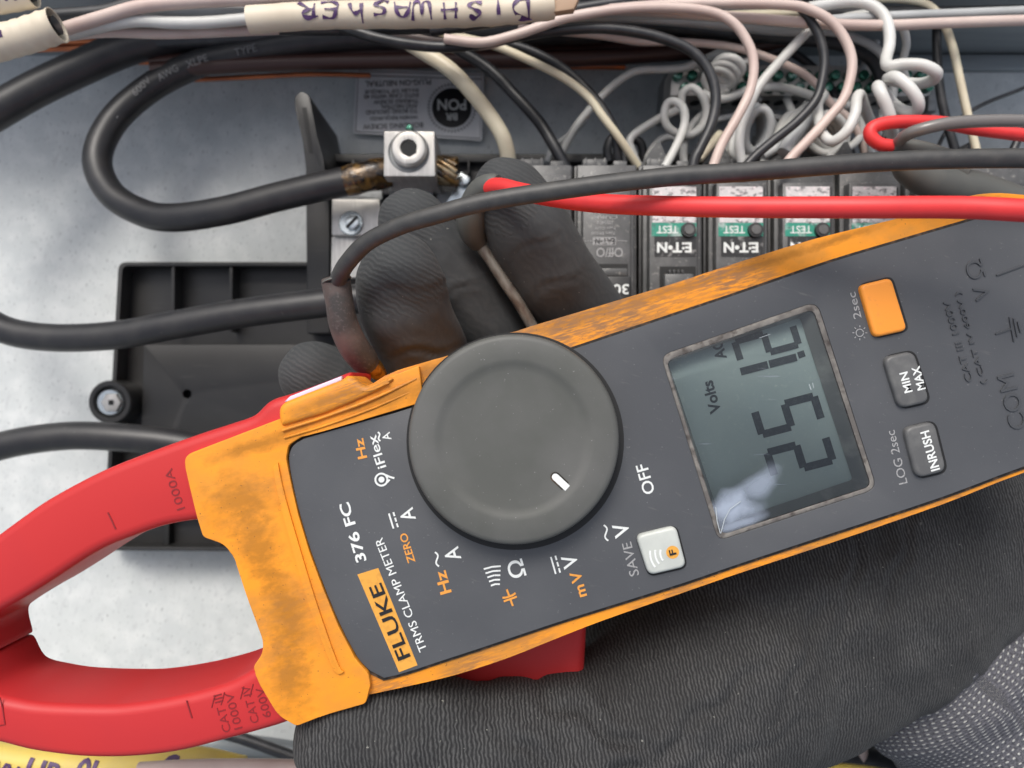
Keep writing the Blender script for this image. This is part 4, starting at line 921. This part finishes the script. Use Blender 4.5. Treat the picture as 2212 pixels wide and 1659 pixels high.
# underflare ridge along the lower side, behind the rim
slab('lower_ridge', smooth2([(1330, 1318), (1180, 1372), (1060, 1418), (940, 1462), (860, 1470), (930, 1430), (1100, 1375), (1320, 1300)], 3), 195, 20, M['orange'], mt, 2)
# left cover
cover = rounded([(395, 985), (604, 905), (700, 872), (770, 842), (840, 815), (905, 790), (915, 868), (780, 908), (700, 931), (650, 944), (622, 962), (618, 992), (628, 1042), (644, 1112), (668, 1192), (696, 1267), (731, 1353), (768, 1424), (796, 1456), (800, 1480), (790, 1520), (700, 1545), (640, 1569), (600, 1546), (556, 1470), (547, 1440), (567, 1412), (568, 1385), (532, 1285), (506, 1205), (484, 1176), (438, 1160), (424, 1110), (405, 1030)],
                [26, 6, 10, 6, 6, 4, 4, 6, 6, 6, 10, 6, 6, 6, 6, 6, 6, 6, 6, 4, 8, 10, 8, 20, 10, 8, 14, 14, 20, 14, 16, 8, 20, 20])
slab('jaw_cover', cover[::-1], 189.2, 16, M['orange'], mt, 2.2, 5)
# raised frame next to the grey panel
fr_in = rounded([(607, 960), (900, 870), (905, 1420), (800, 1470), (745, 1460)], [34, 4, 4, 10, 30])
slab('cover_rib', smooth2([(600, 1000), (612, 1060), (640, 1160), (676, 1280), (706, 1370), (732, 1440), (742, 1452), (722, 1450), (690, 1370), (660, 1285), (625, 1165), (598, 1064), (590, 1010)], 3), 188.4, 2, M['orange'], mt, .8)
# tab at the jaw pivot
round_slab('pivot_tab', smooth2([(606, 922), (601, 898), (606, 874), (640, 858), (733, 822), (747, 812), (762, 814), (780, 830), (800, 832), (836, 815), (850, 822), (800, 852), (700, 894)], 4), 187.9, 18, M['orange_dirty'], mt, 1.5, 4, 5)
tube('grip_ridge', [(610, 930, 188.6), (700, 901, 188.6), (800, 864, 188.6), (900, 818, 189.4)], .36, M['orange_dirty'], mt, 10)
tube('grip_ridge', [(614, 946, 189), (700, 920, 189), (800, 884, 189), (890, 846, 189.5)], .3, M['orange'], mt, 10)
slab('light_strip', [(614, 868), (626, 856), (738, 812), (738, 822), (622, 868)], 191, 8, M['lilac'], mt, .3)
# grey face panel with seam
pan = [(700, 935), (780, 912), (890, 880), (1010, 830), (1260, 747), (1430, 690), (1600, 633), (1790, 568), (1950, 520), (2100, 476), (2230, 440), (2420, 420)]
pan_b = [(2420, 945), (2212, 1008), (2034, 1074), (1791, 1154), (1600, 1217), (1477, 1259), (1330, 1305), (1199, 1346), (1050, 1396), (940, 1432), (880, 1452), (830, 1465)]
left = [(800, 1450), (772, 1420), (735, 1350), (700, 1265), (672, 1190), (648, 1110), (632, 1040), (624, 990), (634, 962), (660, 946)]
face = smooth2(pan, 3) + smooth2(pan_b, 3) + smooth2(left, 3)
def inset(pts, k):
    c = [Vector(p) for p in pts]; n = len(c); out = []
    for i in range(n):
        t = (c[(i + 1) % n] - c[i - 1]); t = t.normalized() if t.length else Vector((1, 0)); out.append(tuple(c[i] + Vector((-t.y, t.x)) * k))
    return out
win = rounded([(1428, 768), (1765, 651), (1895, 1056), (1552, 1168)], [22, 26, 26, 20])
slab('face_panel', face[::-1], DM, 8, M['panel'], mt, .7, 3, holes=[win])
slab('panel_seam', inset(face, -5.5)[::-1], 190.9, 7, M['seam'], mt, 0, holes=[rounded([(1434, 774), (1760, 658), (1889, 1052), (1557, 1160)], 18)])
# LCD recess, screen, lens
win_o = win; win_i = rounded([(1440, 779), (1757, 668), (1882, 1050), (1560, 1155)], 16)
slab('screen_rim', win_o[::-1], 189.75, 1.6, M['grime_rim'], mt, .3, 2, holes=[win_i])
def recess(name, a, da, b, db, m):
    vs = [W(*p, da) for p in a] + [W(*p, db) for p in b]; n = len(a)
    return finish(name, vs, [(i, (i + 1) % n, n + (i + 1) % n, n + i) for i in range(n)], m, mt, 30)
rin = rounded([(1443, 782), (1728, 686), (1842, 1036), (1560, 1132)], 8)
recess('screen_well', win_i, 190, rin, 194.6, M['lcd_wall'])
screen = slab('display', rounded([(1400, 750), (1765, 640), (1900, 1070), (1540, 1180)], 4)[::-1], 194.8, 1, M['lcd'], mt, 0)
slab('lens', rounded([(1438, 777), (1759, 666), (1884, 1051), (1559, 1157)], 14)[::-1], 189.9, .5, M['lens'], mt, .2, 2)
# digits: frame with up = toward the left, reading direction upward
UP = Vector((-.954, .300)); RD = Vector((-.300, -.954))
def seg(cx, cy, hh, ww, on, wd=12, d=194.7, sc=1):
    up, rd = UP, RD; c = Vector((cx, cy)); g = .045
    sh = .12
    def P(u, v): return c + up * (v * hh / 2) + rd * (u * ww / 2 + v * sh * ww * .5)
    S = {'a': ((-1, 1), (1, 1)), 'b': ((1, 1), (1, 0)), 'c': ((1, 0), (1, -1)), 'd': ((1, -1), (-1, -1)), 'e': ((-1, -1), (-1, 0)), 'f': ((-1, 0), (-1, 1)), 'g': ((-1, 0), (1, 0))}
    L_ = []
    for s_ in on:
        p, q = P(*S[s_][0]), P(*S[s_][1]); m_ = (q - p) * g * (.6 if s_ in 'bcef' else .5)
        L_.append([p + m_, q - m_])
    strokes('digit', L_, wd, d, M['lcd_ink'], screen, .08)
seg(1728, 986, 130, 52, 'abged', 16.5); seg(1702, 897, 132, 52, 'afgcd', 16.5)
seg(1668, 812, 128, 52, 'bc', 16.5); seg(1656, 741, 130, 42, 'abged', 14.5)
strokes('decimal_point', [[(1724, 768), (1738, 763)]], 14, 194.7, M['lcd_ink'], screen, .08)
lettering('Volts', 1537, 858, 194.7, 25, 72, 106, M['lcd_ink'], screen, .03, .08)
lettering('AC', 1553, 756, 194.7, 25, 42, 106, M['lcd_ink'], screen, .03, .08)
scr = mat('scratch', (.42, .46, .48), .3)
for ln, wd_ in (([(1557, 1152), (1565, 1122), (1577, 1100), (1600, 1083)], 1.6), ([(1556, 1152), (1549, 1126), (1546, 1096)], 1.8), ([(1640, 730), (1664, 722)], .9), ([(1748, 830), (1752, 842)], 1.6), ([(1755, 827), (1758, 838)], 1.2)):
    strokes('scratch', [ln], wd_, 189.35, scr, mt, .04)
# rotary knob
disc('knob_well', 1113, 953, 235, DM - .1, 1, M['well'], mt, 0, 96)
kr = 26.6
c0 = W(1110, 950, 181)
kp = [(25.9, -8.9), (25.95, -1.6), (25.7, -.7), (25.2, -.2), (24.4, 0), (19.9, -.02), (19.3, -.08), (18.6, -.28), (17.8, -.5), (16.8, -.62), (12, -.68), (4, -.70), (.1, -.70)]
kn = lathe('rotary_knob', 1110, 950, 181, kp, M['knob'], mt, 128, 50)
pa, pb = W(1200, 1031, 181), W(1241, 1069, 181)
for nm, r_, z_, m_ in (('pointer_slot', 1.25, -.58, 'seam'), ('pointer', .85, -.5, 'ink_white')):
    dv = (pb - pa).normalized(); nv = Vector((-dv.y, dv.x, 0)); vs = []
    for c_, s_ in ((pb, 0), (pa, math.pi)):
        for j in range(9):
            a = s_ - math.pi / 2 + j * math.pi / 8; vs.append(c_ + (dv * math.cos(a) + nv * math.sin(a)) * r_ + Vector((0, 0, z_)))
    n_ = len(vs); vs2 = vs + [v_ - Vector((0, 0, .6)) for v_ in vs]
    finish(nm, vs2, [list(range(n_))] + [(j, n_ + j, n_ + (j + 1) % n_, (j + 1) % n_) for j in range(n_)], M[m_], kn, 0)
# printed markings on the panel
dp = DM - .04
MW, MO, MG = M['ink_white'], M['ink_orange'], M['ink_grey']
slab('brand_plate', [(772, 1241), (817, 1227), (902, 1437), (862, 1452)][::-1], dp, .1, M['label_orange'], mt, 0)
lettering('FLUKE', 842, 1343, dp - .12, 29, 172, 111.8, M['ink_black'], mt, .012)
T = [('376 FC', 762, 1150, 24, 132, 107, MW, .02), ('TRMS CLAMP METER', 866, 1285, 18, 262, 111.8, MW, .0), ('ZERO', 880, 1184, 17, 66, 107, MO, .015), ('A', 880, 1112, 31, 27, 107, MW, .01),
     ('Hz', 957, 1258, 25, 50, 106, MO, .02), ('A', 977, 1197, 33, 28, 106, MW, .01), ('Ω', 1115, 1229, 36, 38, 106, MW, .01), ('m', 1257, 1276, 16, 26, 106, MO, .02), ('V', 1245, 1247, 25, 24, 106, MO, .015),
     ('V', 1231, 1213, 33, 28, 106, MW, .01), ('V', 1342, 1145, 34, 30, 106, MW, .01), ('SAVE', 1362, 1208, 21, 74, 104, MG, .0), ('OFF', 1394, 1035, 26, 66, 106, MW, .01),
     ('Hz', 779, 969, 20, 44, 102, MO, .02), ('iFlex', 814, 976, 20, 74, 108, MW, .01), ('A', 835, 943, 18, 17, 106, MW, .01),
     ('2sec', 1846, 660, 17, 58, 104, MG, .0), ('LOG 2sec', 1937, 988, 19, 118, 104, MG, .0)]
for s_, x, y, h_, w_, th, m, bo in T: lettering(s_, x, y, dp, h_, w_, th, m, mt, bo)
def loc(cx, cy, th):
    a = math.radians(th); rd = Vector((math.cos(a), -math.sin(a))); up = Vector((-math.sin(a), -math.cos(a)))
    return lambda u, v: tuple(Vector((cx, cy)) + rd * u + up * v)
def tilde(cx, cy, L_, th, m):
    f_ = loc(cx, cy, th); strokes('symbol', [[f_(-L_ / 2 + L_ * t / 10, math.sin(t / 10 * 2 * math.pi) * L_ * .13) for t in range(11)]], 3.4, dp, m, mt)
tilde(944, 1208, 32, 106, MW); tilde(1309, 1151, 35, 106, MW); tilde(819, 943, 20, 106, MW)
def dcsym(cx, cy, L_, th, m):
    f_ = loc(cx, cy, th)
    strokes('symbol', [[f_(-L_ / 2, 5), f_(L_ / 2, 5)], [f_(-L_ / 2, -5), f_(-L_ * .24, -5)], [f_(-L_ * .13, -5), f_(L_ * .13, -5)], [f_(L_ * .24, -5), f_(L_ / 2, -5)]], 3.6, dp, m, mt)
dcsym(850, 1124, 34, 107, MW); dcsym(1200, 1220, 38, 106, MW)
f_ = loc(1066, 1241, 100)
strokes('symbol', [[f_(-21 + i * 9.5 + abs(v) * -.10, v * (.55 + .12 * i)) for v in range(-18, 19, 6)] for i in range(5)], 3.4, dp, MW, mt)
f_ = loc(1101, 1290, 110)
strokes('symbol', [[f_(-20, 0), f_(-4, 0)], [f_(-4, -15), f_(-4, 15)], [f_(4, -15), f_(2, -7), f_(2, 7), f_(4, 15)], [f_(3, 0), f_(18, 0)]], 4.2, dp, MO, mt)
strokes('symbol', [[(824 + math.cos(a) * 13, 1036 + math.sin(a) * 13) for a in [i * math.pi / 12 for i in range(25)]], [(833, 1026), (842, 1030), (852, 1033)], [(836, 1042), (842, 1036)]], 4.0, dp, MW, mt)
disc('symbol', 824, 1036, 6.5, dp - .05, .1, MW, mt, 0, 20)
strokes('symbol', [[(1857 + math.cos(a) * 8, 719 + math.sin(a) * 8) for a in [i * math.pi / 8 for i in range(17)]]] + [[(1857 + math.cos(a) * 12, 719 + math.sin(a) * 12), (1857 + math.cos(a) * 16, 719 + math.sin(a) * 16)] for a in [i * math.pi / 4 for i in range(8)]], 1.8, dp, MG, mt)
# embossed ratings
for s_, x, y, h_, w_, th in (('CAT III 1000V', 2069, 738, 15, 180, 106), ('( CAT IV 600V )', 2098, 730, 15, 206, 106), ('V', 2121, 633, 34, 30, 106), ('Ω', 2106, 582, 38, 40, 106), ('COM', 2186, 868, 38, 120, 104)):
    lettering(s_, x, y, DM - .1, h_, w_, th, M['emboss'], mt, .0, .5)
strokes('symbol', [[(2150, 722), (2186, 710)], [(2180, 685), (2190, 738)], [(2189, 688), (2197, 728)], [(2198, 695), (2204, 718)], [(2152, 595), (2230, 566)]], 3, DM - .1, M['emboss'], mt, .25)
# buttons in recesses
def button(corners, m, txt=(), rad=12, h_=1.6, label=None):
    c = Vector((sum(p[0] for p in corners) / 4, sum(p[1] for p in corners) / 4))
    big = [tuple(c + (Vector(p) - c) * 1.05) for p in corners]
    slab('button_gap', rounded(big, rad + 2)[::-1], DM - .06, .3, M['well'], mt, 0)
    b = slab('button', rounded(corners, rad)[::-1], DM - h_, h_ + .2, m, mt, .9, 4)
    if label: b['label'] = label
    for s_, x, y, hh, ww, th in txt: lettering(s_, x, y, DM - h_ - .04, hh, ww, th, MW, b, .02)
    return b
button([(1857, 616), (1927, 599), (1962, 713), (1890, 729)], M['orange_clean'], rad=14, label='bright orange backlight button')
button([(1909, 772), (1975, 757), (2011, 868), (1944, 883)], M['button'], [('MIN', 1957, 826, 18, 45, 105), ('MAX', 1984, 817, 18, 52, 105)], 20, label='grey MIN MAX button')
button([(1953, 925), (2020, 909), (2047, 1018), (1981, 1034)], M['button'], [('INRUSH', 2009, 974, 20, 88, 106)], 20, label='grey INRUSH button')
sb = button([(1374, 1157), (1461, 1136), (1484, 1225), (1402, 1244)], M['pale_button'], rad=16, label='pale save button with wave arcs')
db = DM - 1.64
disc('button_dot', 1453, 1193, 14, db, .1, M['label_orange'], sb, 0, 32)
lettering('F', 1453, 1193, db - .12, 15, 12, 104, M['ink_black'], sb, .02)
f_ = loc(1446, 1196, 106)
strokes('wave_arc', [[tuple(Vector((1452, 1194)) + Vector((math.cos(a), math.sin(a))) * r_) for a in [math.radians(166 + k * 6.5 * (30 / r_) ** .3 - 26) for k in range(9)]] for r_ in (26, 37, 48)], 4.2, db, MW, sb)

# ================================================================ gloved hand and sleeve
person = thing('person', 'hand in a charcoal knit work glove with patterned sleeve gripping the meter', 'person', W(1600, 1400, 275))
def hand_mesh():
    ub = bmesh.new(); bmesh.ops.create_uvsphere(ub, u_segments=24, v_segments=14, radius=1)
    UV, UF = bm_out(ub); VS, FS = [], []
    def blob(a, b, ra, rb, steps=14, flat=1.0):
        for i in range(steps + 1):
            t = i / steps; c = a.lerp(b, t); r = ra + (rb - ra) * t
            k = len(VS); VS.extend(((c.x + v.x * r) * .001, (c.y + v.y * r) * .001, (c.z + v.z * r * flat) * .001) for v in UV)
            FS.extend([i_ + k for i_ in f_] for f_ in UF)
    def chain(pts, steps=12, flat=1.0):
        for p, q in zip(pts, pts[1:]):
            blob(W(*p[:3]), W(*q[:3]), p[3], q[3], steps, flat)
    def pxr(r, d): return r / F * d
    # four fingers curling out from behind the meter (reading units at distance d; last value radius mm)
    chain([(1096, 424, 238, pxr(82, 238)), (1144, 500, 240, pxr(91, 240)), (1196, 590, 246, pxr(92, 246)), (1268, 690, 258, pxr(90, 258)), (1350, 820, 272, 14.5)], 10)
    chain([(890, 478, 250, pxr(74, 250)), (955, 560, 252, pxr(76, 252)), (1022, 650, 257, pxr(75, 257)), (1080, 735, 264, pxr(78, 264)), (1160, 860, 273, 14)], 10)
    chain([(862, 592, 220, pxr(92, 220)), (872, 660, 224, pxr(98, 224)), (904, 740, 234, pxr(96, 234)), (945, 830, 250, pxr(95, 250)), (1040, 960, 274, 14)], 10)
    chain([(676, 812, 243, pxr(76, 243)), (740, 850, 246, pxr(78, 246)), (830, 900, 256, pxr(84, 256)), (950, 1010, 274, 14)], 10)
    # palm behind the meter
    chain([(1350, 820, 276, 15), (1500, 1080, 280, 20), (1640, 1250, 274, 30)], 8, .8)
    chain([(1160, 860, 276, 15), (1350, 1080, 280, 20), (1560, 1250, 274, 30)], 8, .8)
    chain([(1040, 960, 276, 15), (1250, 1120, 281, 20), (1450, 1270, 272, 28)], 8, .8)
    chain([(950, 1010, 276, 14), (1150, 1150, 281, 18), (1400, 1290, 272, 26)], 8, .8)
    chain([(1450, 1270, 268, 32), (1720, 1230, 264, 46), (1960, 1130, 270, 46), (2200, 1060, 280, 42)], 12, .62)
    chain([(1500, 1420, 250, 32), (1640, 1370, 251, 48), (1850, 1275, 258, 47), (2030, 1160, 266, 42)], 12, .62)
    chain([(1335, 1335, 262, 15), (1400, 1430, 250, 22), (1440, 1500, 244, 26)], 8)
    # thumb lying along the lower edge of the meter
    chain([(778, 1590, 203, pxr(140, 203)), (870, 1602, 204, pxr(154, 204)), (1010, 1642, 209, pxr(165, 209)), (1150, 1652, 216, pxr(180, 216)), (1290, 1640, 224, pxr(198, 224)), (1430, 1570, 234, pxr(228, 234)), (1560, 1460, 244, 37)], 12, .92)
    me = bpy.data.meshes.new('hand_tmp'); me.from_pydata(VS, [], FS)
    o = bpy.data.objects.new('hand_tmp', me); COL.objects.link(o)
    rm = o.modifiers.new('r', 'REMESH'); rm.mode = 'VOXEL'; rm.voxel_size = .0014
    sm = o.modifiers.new('s', 'SMOOTH'); sm.iterations = 5; sm.factor = .5
    dg = bpy.context.evaluated_depsgraph_get(); dg.update()
    ev = bpy.data.meshes.new_from_object(o.evaluated_get(dg))
    bpy.data.objects.remove(o); bpy.data.meshes.remove(me)
    return ev
g = hand_mesh(); off = Vector(person.location)
import numpy as np
N = len(g.vertices); cs = np.empty(N * 3); g.vertices.foreach_get('co', cs); cs = cs.reshape(-1, 3)
nr = np.empty(N * 3); g.vertices.foreach_get('normal', nr); nr = nr.reshape(-1, 3)
# fabric folds
X, Y, Z = cs[:, 0] * 1000, cs[:, 1] * 1000, cs[:, 2] * 1000
def crease(x0, y0, ang, L_, wd, amp):        # one soft fold: reading units for the place, mm for the depth
    p = W(x0, y0, 225); a = math.radians(ang); dx, dy = X - p.x, Y - p.y
    u_ = dx * math.cos(a) + dy * math.sin(a); v_ = -dx * math.sin(a) + dy * math.cos(a) + 1.2 * np.sin(u_ * .35)
    return amp * np.exp(-(u_ / L_) ** 2) * (1.1 * np.exp(-((v_ - wd) / wd) ** 2) - 1.3 * np.exp(-(v_ / (wd * .55)) ** 2) + .7 * np.exp(-((v_ + wd) / wd) ** 2))
warp = 3.5 * np.sin(Y * .045 + X * .03)
fold = .35 * np.sin(X * .14 + Y * .10 + warp) + .25 * np.sin(X * -.21 + Y * .17 + 1.7 * warp) + .12 * np.sin(X * .47 + Y * .51 + warp)
for c_ in ((1170, 1550, -40, 15, 2.2, 1.5), (1270, 1500, -25, 17, 2.6, 1.7), (1340, 1570, 15, 18, 2.8, 1.1), (1120, 1610, 10, 14, 2.0, .7), (1500, 1480, 30, 26, 3.2, .9), (1700, 1420, 55, 24, 3.0, .7), (1850, 1250, 70, 24, 2.6, .9), (1960, 1230, 62, 24, 2.6, .8),
           (1400, 1600, 20, 22, 3.0, .8), (900, 1500, 75, 12, 2.2, .5), (1600, 1560, 18, 26, 3.0, .6),
           (1165, 520, 28, 8, 1.4, .3), (1215, 600, 25, 8, 1.6, .35), (890, 640, 12, 9, 1.4, .5), (925, 760, 10, 9, 1.6, .6), (1000, 600, 30, 7, 1.3, .5), (720, 830, 80, 6, 1.2, .4)):
    fold = fold + crease(*c_)
cs += nr * (fold * .001)[:, None]
cs -= np.array(off)
g.vertices.foreach_set('co', cs.ravel()); g.update()
g.materials.clear(); g.materials.append(M['glove']); g.materials.append(M['glove_tip']); g.materials.append(M['glove_body'])
tips = [(W(1085, 400, 230), 13), (W(880, 455, 242), 11), (W(845, 560, 214), 15), (W(655, 800, 236), 14)]
mi = []
for p in g.polygons:
    c = (p.center + off) * 1000; k = 0
    if (c.y > -16 - .2 * c.x and c.x < 42) or (c.x < -44 and c.y > -30): k = 2
    for t_, r_ in tips:
        if (c - t_).length < r_ * (1.15 + .22 * (random.random() - .5)): k = 1
    mi.append(k)
g.polygons.foreach_set('material_index', mi); g.shade_smooth(); g.name = 'glove'
go = bpy.data.objects.new('glove', g); COL.objects.link(go); go.parent = person

def sleeve():
    pts = [(1930, 1330, 285), (2010, 1420, 285), (2150, 1560, 284), (2350, 1750, 284), (2600, 2000, 284)]
    pos = catmull([W(*p) for p in pts], 14)
    rad = [39 + 1.6 * math.sin(i * .5) + (2 if i < 8 else 0) for i in range(len(pos))]
    v, f, u = sweep(pos, rad, 120)
    v2 = []
    for i, p in enumerate(v):
        q = Vector(p); c = u[i]
        q += Vector((1, 1, 1)).normalized() * (1.1 * math.sin(c[0] * 26 + 5 * math.sin(c[1] * 12)))
        v2.append(q)
    ob = finish('sleeve', v2, f, M['sleeve'], person, 60, [(c[0], c[1]) for c in u])
    return ob
sleeve()
